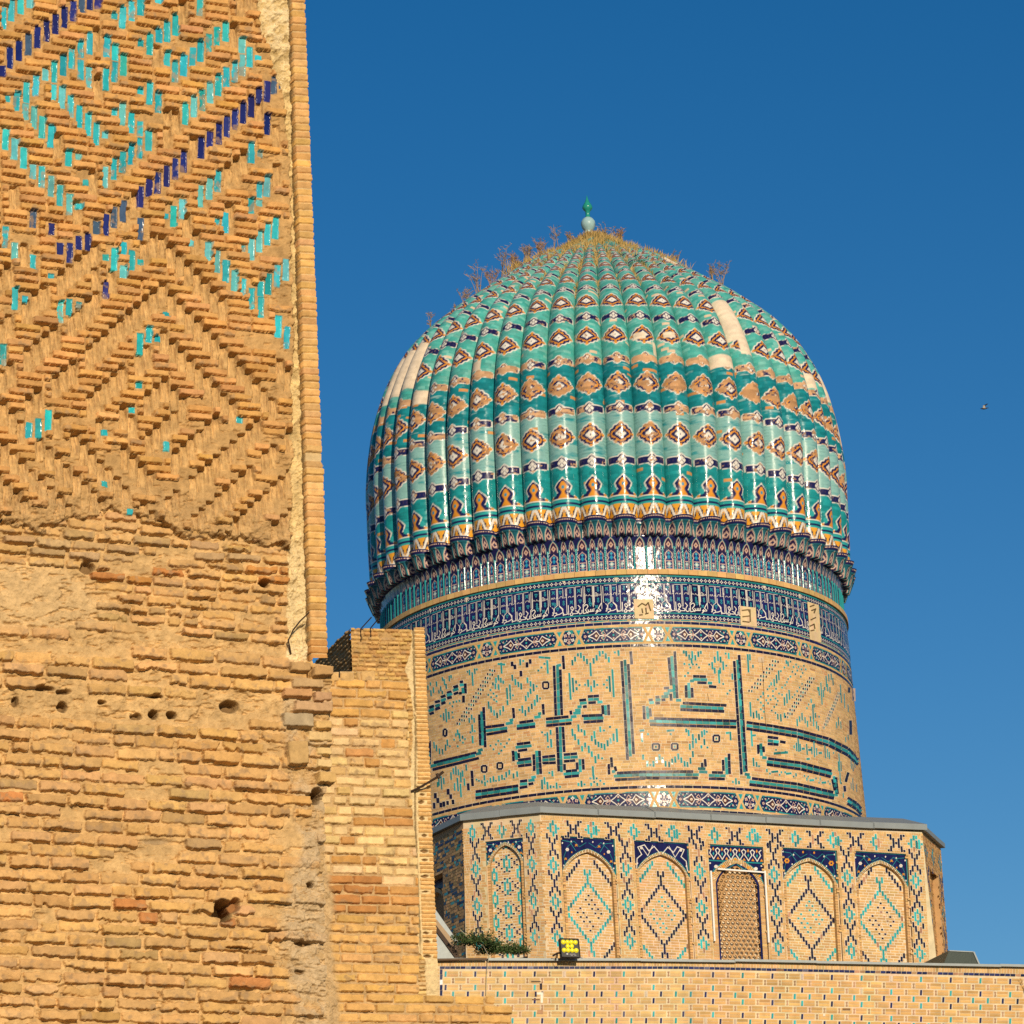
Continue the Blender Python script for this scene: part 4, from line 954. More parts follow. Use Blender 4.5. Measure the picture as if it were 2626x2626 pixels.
    for q, dd in (([(.55, .75), (.55, Hr), (.55, Hr), (.55, .75)], [0, 0, -.14, -.14]), ([(1.45, .75), (1.45, .75), (1.45, Hr), (1.45, Hr)], [0, -.14, -.14, 0]), ([(.55, .75), (.55, .75), (1.45, .75), (1.45, .75)], [0, -.14, -.14, 0])):
        m.poly(q, 0, (.5, .3, .13), .9); m.d[-1] = np.array(dd, float)
    y = .06
    while y < Hr:
        x = -rng.uniform(0, .15)
        while x < wR:
            l = rng.choice([.2, .14, .07]); a, b = max(0.01, x), min(wR, x + l)
            if b - a > .03:
                rec = .55 < (a + b) / 2 < 1.45 and y > .75
                m.rect(a + .006, y + .006, b - .006, y + .062, (-.14 if rec else 0) + .004, jit((.52, .29, .10) if rng.random() > .1 else (.42, .2, .08), .12), .88, .003)
            x += l
        y += .068
    for k in range(6):
        for (c, a, b, q) in (NX if k % 2 else TDIA):
            for cx in (.27, 1.0, 1.72):
                v = .42 + k * .62 + (a + b) / 2 * .068
                if v < Hr - .1: m.rect(cx + c * .075 - .026, v - (b - a) * .03, cx + c * .075 + .026, v + (b - a) * .03, (-.14 if cx == 1.0 and v > .8 else 0) + .009, jit((TEAL, NAVY)[q], .25), .25, .002)
    m.build('right_chamfer_face', RF, M_mos, octo)
    # ---------------- core, roof, eaves
    P0 = cLL - SIDE.t * W0; P5 = cFR + CHR.t * wR; P6 = P5 + (-FRONT.n) * 9.4
    poly = [P0, cLL, cFL, cFR, P5, P6, P6 + (cLL - cFL) * 1.0 - FRONT.n * .0, P0 - FRONT.n * 1.0]
    poly = [p[:2] for p in [P0, cLL, cFL, cFR, P5, P6]]; cen = np.mean(poly, 0)
    ins = [cen + (p - cen) * .945 for p in np.array(poly)]
    ztop = [P0[2], cLL[2], cFL[2], cFR[2], P5[2] - .25, P6[2] - .25]
    n = len(ins); V = [(x, y, 0) for x, y in ins] + [(x, y, z - .06) for (x, y), z in zip(ins, ztop)]
    Fc_ = [[i, (i + 1) % n, (i + 1) % n + n, i + n] for i in range(n)] + [list(range(n, 2 * n))]
    mesh_obj('base_core', np.array(V) - RL, Fc_, M_core, octo)
    parts = []
    def eave(a, b, na, nb_, za, zb, h, seg, wob):
        for i in range(seg):
            t0, t1 = i / seg, (i + 1) / seg + .004
            p, q = a + (b - a) * t0, a + (b - a) * t1
            w0, w1 = za + (zb - za) * t0 + wob * rng.normal(), za + (zb - za) * t1 + wob * rng.normal()
            n0 = na + (nb_ - na) * t0; n1 = na + (nb_ - na) * t1
            o = .11; z = np.array([0, 0, 1.0])
            f4 = [p + n0 * o + z * w0, q + n1 * o + z * w1, q + n1 * o + z * (w1 + h), p + n0 * o + z * (w0 + h)]
            b4 = [p - n0 * .5 + z * (w0 + .02), q - n1 * .5 + z * (w1 + .02), q - n1 * .5 + z * (w1 + h + .25), p - n0 * .5 + z * (w0 + h + .25)]
            parts.append(hexa(f4 + b4))
    nm = lambda a, b: (a + b) / np.linalg.norm(a + b) * 1.08
    eave(P0, cLL, SIDE.n, nm(SIDE.n, CHL.n), 0, 0, .13, 3, .01)
    eave(cLL, cFL, nm(SIDE.n, CHL.n), nm(CHL.n, FRONT.n), 0, .0, .145, 2, .006)
    eave(cFL, cFR, nm(CHL.n, FRONT.n), nm(FRONT.n, CHR.n), 0, .02, .135, 7, .008)
    eave(cFR, P5, nm(FRONT.n, CHR.n), CHR.n, .0, -.02, .11, 2, .008)
    v, f = join(parts); mesh_obj('metal_eave', v - RL, f, M_metal, octo)
    zr = min(cFL[2], cFR[2]) + .1; roof = [cen + (p - cen) * .97 for p in np.array(poly)]
    mesh_obj('base_roof', np.array([(x, y, z + .16) for (x, y), z in zip(roof, ztop)]) - RL, [list(range(n))], M_roof, octo)

def make_window(fc, WI, yb, parent):
    a, b, t0, t1 = WI; sl = (t1 - t0) / (b - a); sh = .055; pl = FRONT; F = lambda u, v, d: sub(pl(u, v, d))
    def S(x, y): return (x + sh * (y - t0), y + sl * (x - a))
    wn = empty('arched_window', (0, 0, 0)); wn.parent = parent
    D0 = -.04; yE = yb((a + b) / 2) + 4
    sp = Mosaic(); y1 = t0 + 43; cx = (a + b) / 2
    sp.poly([S(a, t0), S(a, y1), S(b, y1), S(b, t0)], D0, NAVY, .22)
    sp.stroke([S(a + 1, t0 + 1.5), S(b - 1, t0 + 1.5)], 2, D0 + .003, TEAL, .22); sp.stroke([S(a, y1 - 2), S(b, y1 - 2)], 3.2, D0 + .003, TEAL, .22)
    k = 6; pw = (b - a - 8) / k
    for i in range(k):
        c = a + 4 + (i + .5) * pw
        sp.stroke([S(c - pw * .5, t0 + 8), S(c - pw * .25, t0 + 13), S(c - pw * .42, t0 + 22), S(c - pw * .18, t0 + 30), S(c, t0 + 37), S(c + pw * .18, t0 + 30), S(c + pw * .42, t0 + 22), S(c + pw * .25, t0 + 13), S(c + pw * .5, t0 + 8)], 2.3, D0 + .005, WHITE, .22)
        sp.disc(S(c, t0 + 11), 2.6, D0 + .006, ORANGE, .22, 4, 5); sp.disc(S(c, t0 + 23), 2.2, D0 + .006, TURQ, .22, 4, 5)
        sp.poly([S(c + pw * .5, t0 + 30), S(c + pw * .5 - 4, t0 + 37), S(c + pw * .5 + 4, t0 + 37)], D0 + .006, ORANGE, .22)
    ys, ya = 2262, 2204
    arI = arch_pts(a + 21, b - 17, ys, ya + 10); arM = arch_pts(a + 17, b - 13, ys, ya + 5); arO = arch_pts(a + 2, b - 2, ys - 4, ya - 10)
    for p, q in zip(arO[:-1], arO[1:]):
        if q[0] - p[0] > .2: sp.poly([S(p[0], y1), S(*p), S(*q), S(q[0], y1)], D0, jit(NAVY, .1), .22)
    sp.stroke([S(*p) for p in arO], 2.4, D0 + .003, TEAL, .22)
    for sx in (-1, 1):
        Q = lambda fx, fy: S(cx + sx * fx * (b - a) / 2, y1 + fy * 44)
        sp.stroke([Q(.05, .1), Q(.3, .4), Q(.5, .12), Q(.75, .35), Q(.92, .8)], 1.2, D0 + .004, TURQ, .22)
        for (fx, fy, c, r) in [(.72, .3, WHITE, 5), (.45, .25, ORANGE, 4), (.85, .7, ORANGE, 3.6), (.93, .12, WHITE, 2.6), (.2, .12, WHITE, 2.4), (.8, 1.0, WHITE, 2.4)]: sp.disc(Q(fx, fy), r, D0 + .006, c, .22, 7, r * .9)
    sp.build('spandrel_panel', F, M_glz, wn)
    vs = Mosaic(); n = 40
    def along(P_, t):
        t = min(max(t, 0), 1); i = min(len(P_) - 2, int(t * (len(P_) - 1))); f_ = t * (len(P_) - 1) - i; return (P_[i][0] * (1 - f_) + P_[i + 1][0] * f_, P_[i][1] * (1 - f_) + P_[i + 1][1] * f_)
    DI = -.08
    for k in range(n):
        t_0, t_1 = k / n + .003, (k + 1) / n - .003
        vs.poly([S(*along(arO, t_0)), S(*along(arM, t_0)), S(*along(arM, t_1)), S(*along(arO, t_1))], D0 + .004, jit((.60, .39, .17), .09), .85, .0006)
        vs.poly([S(*along(arM, t_0 - .003)), S(*along(arM, t_0 - .003)), S(*along(arM, t_1 + .003)), S(*along(arM, t_1 + .003))], 0, (.45, .27, .11), .9); vs.d[-1] = np.array([D0, DI, DI, D0])
    y = ys - 4
    while y < yE:
        for (xa, xb) in ((a + 1, a + 17), (b - 13, b - 1)):
            vs.poly([S(xa, y), S(xa, y + 6), S(xb, y + 6), S(xb, y)], D0 + .003, jit(BRICK, .1), .85, .0006); vs.poly([S(xa, y - .6), S(xa, y + 7), S(xb, y + 7), S(xb, y - .6)], D0, JOINT, .9)
        for xi in (a + 17, b - 13):
            q = [S(xi, y), S(xi, y + 7), S(xi, y + 7), S(xi, y)]; vs.poly(q, 0, (.42, .26, .11), .9); vs.d[-1] = np.array([D0, D0, DI, DI])
        y += 7
    for q, dd in (([S(a, t0), S(b, t0), S(b, t0), S(a, t0)], [0, 0, D0, D0]), ([S(a, t0), S(a, t0), S(a, yE), S(a, yE)], [0, D0, D0, 0]), ([S(b, t0), S(b, yE), S(b, yE), S(b, t0)], [0, 0, D0, D0])): vs.poly(q, 0, (.5, .31, .13), .9); vs.d[-1] = np.array(dd, float)
    vs.build('arch_border', F, M_mos, wn)
    fr = Mosaic(); jamb = [(a + 19, yE)] + [(x, y) for x, y in arch_pts(a + 19, b - 15, ys, ya + 7.5)] + [(b - 15, yE)]
    L = 0
    for p, q in zip(jamb[:-1], jamb[1:]):
        N = max(1, int(np.hypot(q[0] - p[0], q[1] - p[1]) / 13))
        for i in range(N):
            e = (p[0] + (q[0] - p[0]) * (i + .05) / N, p[1] + (q[1] - p[1]) * (i + .05) / N); g_ = (p[0] + (q[0] - p[0]) * (i + .95) / N, p[1] + (q[1] - p[1]) * (i + .95) / N)
            fr.stroke([S(*e), S(*g_)], 6, -.05, jit(NAVY, .25), .22, .0009)
    fr.build('blue_tile_frame', F, M_glz, wn)
    # pierced clay grille: a sheet of hexagonal tubes with real openings
    V, Fc = [], []; R = 6.2; ro = 4.9; xx0 = a + 21; row = 0; y = ya + 8
    inside = lambda x, y: (xx0 + 1 < x < b - 18) and (y > ys or y > np.interp(x, [p[0] for p in arI], [p[1] for p in arI]))
    cells = []
    while y < yE + 8:
        x = xx0 - (R if row % 2 else 0)
        while x < b - 8:
            cells.append((x, y)); x += 2 * R * .99
        y += R * 1.74; row += 1
    uv, dd = [], []
    for (x, y) in cells:
        ok = inside(x, y - 1) or inside(x, y + 4)
        if not ok and not inside(x, y + 8): continue
        k0 = len(uv); r_ = ro * (1 + rng.normal(0, .03))
        for (rad, d) in ((R * 1.13, -.07), (r_, -.07 + rng.normal(0, .003)), (r_ * .98, -.10)):
            for j in range(6):
                an = math.pi / 6 + j * math.pi / 3; px_, py_ = x + rad * math.cos(an), y + rad * math.sin(an)
                uv.append(S(px_, py_)); dd.append(d)
        for l in (0, 1):
            for j in range(6): Fc.append([k0 + l * 6 + j, k0 + l * 6 + (j + 1) % 6, k0 + l * 6 + 6 + (j + 1) % 6, k0 + l * 6 + 6 + j])
    uv = np.array(uv); V = F(uv[:, 0], uv[:, 1], np.array(dd))
    col = np.tile([.50, .29, .12, .9], (len(V), 1)); col[:, :3] *= rng.normal(1, .14, (len(V), 1))
    mesh_obj('pierced_grille', V, Fc, M_mos, wn, col)
    mm = Mosaic(); mm.poly([S(a + 10, ya), S(a + 10, yE), S(b - 6, yE), S(b - 6, ya)], -.5, (.015, .011, .008), .95); mm.build('dark_backing_sheet', F, M_mos, wn)  # near-black sheet standing in for the shade behind the grille
    st = []
    for (p, q) in (((a + 20, t0 + 64), (b - 3, t0 + 66)), ((a + 2, t0 + 70), (a + 2, t0 + 250)), ((b - 1, t0 + 62), (b - 1, t0 + 246))):
        P, Q = np.array(S(*p)), np.array(S(*q)); t = (Q - P) / np.linalg.norm(Q - P); nn = np.array([-t[1], t[0]]) * 1.9
        f4 = [FRONT.at(*(P + nn), .05), FRONT.at(*(Q + nn), .05), FRONT.at(*(Q - nn), .05), FRONT.at(*(P - nn), .05)]; st.append(hexa(f4 + [z - FRONT.n * .035 for z in f4]))
    for s_ in st: mesh_obj('light_strip', s_[0] - RL, s_[1], M_white, wn)
make_base()
# ------------------------------------------------------------------ drum
Z0 = EYE                                        # ring heights below were fitted from the eye
RK = [(14.0, 6.02), (18.877, 5.921), (22.224, 5.80), (23.9, 5.745), (25.4, 5.69)]
def rad(z): return np.interp(z - Z0, [a for a, b in RK], [b for a, b in RK])
VIEW = math.degrees(math.atan2(-AX, AY))        # compass angle of the sight line, seen from the axis
def cyl(th, z, d=0.0):                          # th in degrees from -Y towards +X; result relative to the building
    r = rad(z) + d; t = np.radians(th); return np.stack([r * np.sin(t), -r * np.cos(t), z + 0 * r], -1)
def hit_drum(px, py):
    k = ray(px, py); R = np.full(k.shape[:-1], 5.8)
    for _ in range(5):
        ax, ay = CAM[0] - AX, CAM[1] - AY
        A = k[..., 0] ** 2 + k[..., 1] ** 2; B = ax * k[..., 0] + ay * k[..., 1]; C = ax * ax + ay * ay - R ** 2
        D = B * B - A * C; t = (-B - np.sqrt(np.maximum(D, 0))) / A
        P = CAM + t[..., None] * k; R = rad(P[..., 2])
    return P
def drum_px(u, v, d):
    P = hit_drum(u, v); q = P - RL; n = q[:, :2] / np.linalg.norm(q[:, :2], axis=1)[:, None]
    q[:, :2] += n * d[:, None]; return q
zy = lambda y: float(hit_drum(np.array([1650.0]), np.array([float(y)]))[0, 2])
drum = empty('drum', (0, 0, 0)); drum.parent = ROOT
def make_drum():
    N = 240; th = np.linspace(-180, 180, N, endpoint=False); zs = [14.0 + Z0, zy(2087), zy(2014), zy(1660), zy(1604), zy(1466), zy(1466) + .002, 25.3 + Z0]
    V = np.concatenate([cyl(th, np.full(N, z), -.30 if i > 5 else 0.0) for i, z in enumerate(zs)]); F = []
    for i in range(len(zs) - 1):
        for j in range(N): F.append([i * N + j, i * N + (j + 1) % N, (i + 1) * N + (j + 1) % N, (i + 1) * N + j])
    col = np.tile([*JOINT, .9], (len(V), 1)); mesh_obj('drum_wall', V, F, M_mos, drum, col, True)
    # ---- plain brick ground of the big inscription
    m = Mosaic(); z = zy(2087); rh = .0632; zt = zy(1604)
    while z < zt:
        x = -104 + VIEW - rng.uniform(0, 2)
        while x < 104 + VIEW:
            l = rng.choice([1.05, 1.7, 2.3]); c = jit((.60, .375, .155), .11, .02) if rng.random() < .93 else jit((.52, .28, .11), .1)
            m.rect(x + .05, z + .004, x + l - .05, z + rh - .004, .003, c, .82, .0009); x += l
        z += rh
    m.build('brick_ground', cyl, M_mos, drum)
    # ---- glazed rings
    m = Mosaic()
    def ring(y0, y1, d, col, L=1.55, gap=.10, rough=.2, full=True, tilt=.0012, worn=0.0):
        x = -180
        while x < 180:
            l = L
            if worn and rng.random() < worn: x += l; continue
            m.rect(x + gap / 2, zy(y1), min(x + l, 180) - gap / 2, zy(y0), d, jit(col, .2), rough, tilt); x += l
    for (a, b) in ((1593.4, 1600.0), (1651.6, 1658.4), (2015, 2021.8), (2077.5, 2083)):
        m.rect(-180, zy(b + 1.2), 180, zy(a - 1.2), .004, JOINT, .9) if False else None
        for k in range(120): m.rect(-180 + 3 * k, zy(b + 1.3), -177 + 3 * k, zy(a - 1.3), .005, jit((.70, .57, .40), .04), .88)
        ring(a, b, .012, INK if a > 1600 else NAVY, 2.05)
    m.build('navy_tile_ring', cyl, M_glz, drum)
    m = Mosaic()
    for k in range(150): m.rect(-180 + 2.4 * k + .03, zy(1473.5), -177.6 + 2.4 * k - .03, zy(1460.5), .05, jit((.60, .37, .14), .07), .85, .001)
    for k in range(150): m.poly([(-180 + 2.4 * k, zy(1473.5)), (-177.6 + 2.4 * k, zy(1473.5)), (-177.6 + 2.4 * k, zy(1473.6)), (-180 + 2.4 * k, zy(1473.6))], 0, (.5, .3, .12), .9); m.d[-1] = np.array([0, 0, .05, .05])
    for (a, b) in ((1587, 1592), (1601.5, 1606.5), (1646.5, 1650.5), (2023, 2028.5), (2072, 2076)):
        for k in range(150): m.rect(-180 + 2.4 * k + .03, zy(b), -177.6 + 2.4 * k - .03, zy(a), .006, jit((.60, .38, .155), .07), .85, .001)
    m.build('brick_cordon', cyl, M_mos, drum)
    # ---- big square inscription in glazed brick
    m = Mosaic(); TEALB = (.030, .255, .255)
    def c4(x, y): return (1080 + .31056 * x, 1580 + .31056 * y)
    def c5(x, y): return (1640 + .31056 * x, 1580 + .31056 * y)
    def ribbon(pts, kind, w_):
        pts = np.asarray(pts, float); col = TEALB if kind == 'T' else INK
        for a, b in zip(pts[:-1], pts[1:]):
            t = b - a; L = np.hypot(*t); n = np.array([-t[1], t[0]]) / L; t = t / L
            h = w_ / 2 + 1.1; m.poly([a - t * 1.1 + n * h, a - t * 1.1 - n * h, b + t * 1.1 - n * h, b + t * 1.1 + n * h][::-1], .0055, jit((.70, .57, .40), .04), .88)
            k = max(1, int(round(L / 17)))
            for i in range(k):
                p, q = a + (b - a) * (i / k) + t * .3, a + (b - a) * ((i + 1) / k) - t * .3
                m.poly([p + n * w_ / 2, p - n * w_ / 2, q - n * w_ / 2, q + n * w_ / 2][::-1], .010, jit(col, .22), .38, .0016)
    D4 = {'N': "320,545,350,540;70,755,110,740;115,712,160,700;165,670,205,655;215,635,255,622;265,590,310,575;70,810,110,795;118,772,160,755;168,725,205,710;215,680,258,668;272,645,310,630;367,555,369,640;352,655,353,715;325,625,328,650;482,810,492,1070;518,750,532,1085;532,918,690,898;540,978,715,948;810,880,930,863;790,930,945,912;762,757,768,845;105,1212,460,1127;95,1268,480,1172;72,1030,76,1190;1098,408,1113,825;1150,440,1163,820;1172,325,1180,440;1030,850,1220,830;1032,905,1245,885;1007,725,1013,815;1375,665,1470,658;1380,717,1445,713;1305,697,1365,690;1335,750,1370,746;1235,780,1240,815;1497,735,1502,812;1547,730,1551,820;1325,825,1500,818;1340,877,1505,866;1122,915,1138,1285;1172,912,1183,1125;790,1058,905,1044;800,1113,880,1102;760,1110,765,1200;806,1130,809,1175;800,1190,910,1175;800,1240,915,1226;931,1140,936,1280;978,1110,990,1305;1000,1165,1110,1153;1000,1216,1115,1210;1175,1145,1290,1135;1180,1200,1275,1192;1185,1220,1186,1275;1337,1180,1342,1270;1287,1207,1291,1270;1185,1330,1305,1318;1195,1282,1290,1272;815,1365,880,1357;815,1418,880,1408;886,1390,930,1381;450,1450,805,1400;450,1503,805,1450;1655,370,1705,1190;1710,395,1755,1140;1730,290,1739,400;1570,1165,1576,1250;1548,1220,1553,1310;1600,1240,1610,1282;1615,1297,1850,1285;1600,1352,1850,1340;120,1460,121,1505;140,1500,142,1545;165,1540,166,1580;190,1530,191,1575;225,1425,227,1475;246,1470,248,1510;220,1525,222,1560;265,1515,267,1555;390,1380,393,1440;421,1275,428,1405;110,1540,111,1590;752,375,754,415;775,400,777,440;825,450,827,500;875,380,877,425;901,355,903,395",
          'T': "62,785,112,765;118,745,160,730;165,700,208,682;215,655,260,640;265,615,312,600;320,572,355,565;345,590,350,640;501,785,511,1070;530,949,715,923;700,890,760,880;730,862,765,855;790,908,945,888;935,838,990,828;965,808,995,803;80,1240,450,1150;452,1142,500,1128;470,1113,512,1100;60,1100,72,1225;1126,400,1138,822;1125,410,1158,403;1030,878,1250,856;1378,690,1470,685;1310,722,1370,716;1290,750,1328,747;1270,778,1320,775;1255,803,1320,800;1235,832,1285,828;1521,735,1526,820;1340,848,1508,841;1455,712,1500,707;1148,910,1160,1290;780,1085,915,1070;783,1115,790,1190;790,1215,915,1200;955,1110,965,1310;1000,1190,1112,1181;1175,1170,1295,1163;1311,1180,1317,1290;1175,1305,1310,1295;910,1335,950,1326;885,1360,940,1352;815,1390,880,1383;450,1476,805,1425;1682,360,1729,1160;1575,1285,1605,1282;1590,1322,1850,1310"}
    D5 = {'N': "240,340,262,575;290,290,311,680;200,595,245,593;130,672,165,669;75,695,110,692;256,640,262,700;180,694,215,691;130,720,170,718;35,740,40,855;85,760,92,830;120,846,800,866;85,896,800,918;440,497,550,500;475,550,555,553;382,570,386,675;432,590,436,675;570,580,635,586;355,718,718,738;335,772,700,788;780,370,840,1310;820,320,882,1285;880,877,1100,908,1300,942,1560,1012,1720,1092,1806,1186;880,930,1100,962,1300,996,1560,1068,1720,1150,1802,1228;1055,998,1145,1009;1055,1055,1148,1062;1157,1035,1205,1045;977,1060,982,1140;1020,1075,1025,1125;1058,1176,1330,1212,1585,1280;1048,1226,1330,1265,1580,1328;1590,1345,1610,1440;1619,1330,1633,1470;925,1340,1300,1386,1600,1456;905,1391,1300,1441,1605,1507;0,1287,445,1284;0,1337,485,1338;540,1180,545,1245;515,1210,519,1260;595,1291,690,1293;570,1343,705,1346;688,1185,692,1280;737,1135,743,1305;1722,1290,1700,1370;1690,1400,1694,1450;1715,1500,1790,1545,1828,1590;1712,1545,1790,1595,1830,1640;1740,860,1742,980;1765,600,1768,700",
          'T': "265,330,290,680;230,616,285,615;200,641,250,638;180,667,240,664;130,694,175,692;80,716,120,713;62,745,70,850;80,867,800,891;440,523,560,526;405,550,411,680;415,536,450,533;560,552,600,555;300,695,345,695;335,745,695,763;808,360,866,1290;880,903,1100,935,1300,969,1560,1040,1720,1122,1804,1207;1055,1027,1150,1040;1000,1050,1006,1155;1010,1167,1050,1171;1046,1201,1330,1238,1590,1304;1604,1320,1625,1490;905,1366,1300,1413,1610,1482;865,1305,910,1310;882,1330,917,1334;0,1312,490,1310;480,1260,545,1262;490,1286,560,1289;570,1316,710,1319;713,1165,720,1310;1715,1522,1790,1570,1830,1615"}
    for D, c in ((D4, c4), (D5, c5)):
        for k in ('N', 'T'):
            for s_ in D[k].split(';'):
                q = list(map(float, s_.split(','))); ribbon([c(q[i], q[i + 1]) for i in range(0, len(q), 2)], k, 7.0 if k == 'N' else 7.4)
    for c, lst in ((c4, [(1030, 572, 62, 68, 0), (200, 962, 42, 70, 0), (523, 1262, 55, 68, 0), (652, 1237, 58, 65, 0)]), (c5, [(135, 1080, 70, 65, 1), (290, 1078, 65, 65, 1), (633, 1012, 65, 68, 1), (1728, 610, 16, 60, 0)])):
        for (x, y, w_, h, q) in lst:
            a, b = w_ / 2 - 8, h / 2 - 8
            for p in (((x - a, y - b), (x + a, y - b)), ((x + a, y - b), (x + a, y + b)), ((x + a, y + b), (x - a, y + b)), ((x - a, y + b), (x - a, y - b))): ribbon([c(*p[0]), c(*p[1])], 'N', 5)
            if q: ribbon([c(x - 8, y), c(x + 8, y)], 'T', 5)
    for c, (x0, y0, x1, y1, n, dx) in ((c4, (320, 890, 590, 450, 14, 19)), (c5, (925, 620, 1120, 375, 8, 22)), (c5, (1222, 835, 1420, 515, 11, 17)), (c5, (1523, 922, 1645, 640, 11, 10))):
        for i in range(n + 1):
            x, y = x0 + (x1 - x0) * i / n, y0 + (y1 - y0) * i / n; e = min(1, dx / 19)
            ribbon([c(x - 7 * e, y), c(x + 7 * e, y)], 'T', 5.6)
            for s_ in (-1, 1):
                if 0 < i or s_ < 0: ribbon([c(x + s_ * dx - 7 * e, y + (3 if s_ > 0 else -3)), c(x + s_ * dx + 7 * e, y + (3 if s_ > 0 else -3))], 'N', 5.6)
    B4 = "80,560,25;60,590,35;85,635,45;105,610,45;130,560,40;180,520,30;195,545,50;210,580,40;235,515,45;250,500,25;150,625,25;165,600,40;178,630,25;385,460,20;402,465,45;427,520,110;445,455,45;462,440,20;665,430,90;575,610,20;557,650,20;600,640,20;580,670,20;625,660,20;605,690,20;625,705,20;595,560,25;615,580,45;620,530,45;640,510,45;642,585,45;660,530,40;680,545,25;560,735,60;580,770,50;605,800,45;630,820,45;655,795,45;680,765,45;712,640,95;735,595,60;738,660,60;760,655,20;715,715,40;755,510,50;780,545,50;805,565,45;828,580,50;880,530,45;905,560,45;930,590,60;955,580,20;905,620,45;885,650,45;865,680,45;960,680,60;983,680,20;940,715,50;915,745,45;890,770,45;862,800,50;838,770,60;815,775,20;1045,420,110;1020,395,20;995,425,20;970,450,20;1250,385,45;1272,355,40;1295,320,25;1320,325,45;1345,350,45;1370,375,45;1425,370,45;1450,345,45;1475,310,45;1500,300,25;1525,330,45;1550,360,45;1400,440,110;1230,580,220;1255,570,120;1280,545,25;1285,600,25;1308,570,20;1355,568,20;1380,555,60;1405,600,50;1430,560,60;1455,568,20;1510,565,20;1535,530,20;1535,590,20;1558,560,130;1585,555,230;1600,300,20;1630,305,45;1250,960,60;1272,1000,50;1300,925,60;1325,945,25;1350,965,45;1300,1040,45;1330,1095,45;1355,1065,40;1385,1100,60;1410,1140,45;1440,1185,60;1465,1160,40;1495,1175,20;1410,1010,45;1432,980,60;1480,935,45;1510,945,20;1440,1040,45;1465,1060,45;1490,1070,40;1515,1080,50;1540,1050,50;1565,1030,45;1590,1000,60;1617,985,110;1560,915,20;1000,960,20;1025,980,20;1045,1000,80;1070,960,40;1075,1050,70;1050,1080,20;575,1070,20;600,1100,20;620,1060,20;640,1030,20;660,1055,20;690,1080,20;665,1110,20;645,1135,20;710,1050,20;730,1018,20;110,1065,50;130,1090,50;155,1115,45;180,1120,45;205,1085,50;220,1045,50;240,1075,20;290,980,25;305,960,45;320,990,45;345,1000,25;275,1020,20;325,1025,20;348,1045,20;305,1075,20;365,1015,20;400,860,40;420,835,40;440,860,40;425,925,60;445,950,20;410,960,20;428,1020,60;210,820,110;190,830,60;232,820,60;165,825,20;260,795,20;265,835,20;240,720,20;270,710,20;295,705,20;262,745,20;320,700,20;250,1320,60;270,1280,50;290,1275,70;310,1290,50;330,1330,80;280,1410,60;305,1390,110;345,1300,50;375,1250,50;330,1440,110;360,1370,60;150,1370,60;170,1375,110;190,1360,50;140,1390,40;460,1350,20;480,1360,20;505,1370,25;525,1335,45;530,1385,35;550,1365,20;575,1355,40;600,1345,45;620,1360,20;645,1340,45;670,1330,40;690,1345,20;705,1310,45;730,1290,40;765,1320,40;795,1305,45;1060,1295,20;1085,1300,45;1000,1390,80;1020,1360,60;1045,1400,60;1070,1410,25;1095,1410,20;1120,1400,50;1148,1410,20;1300,1390,25;1325,1385,50;1350,1390,20;1400,1340,20;1425,1330,40;1420,1280,80;1450,1340,20;1405,1390,25;1430,1370,20;1455,1390,25;1480,1360,20;1510,1385,20;820,380,50;845,370,20"
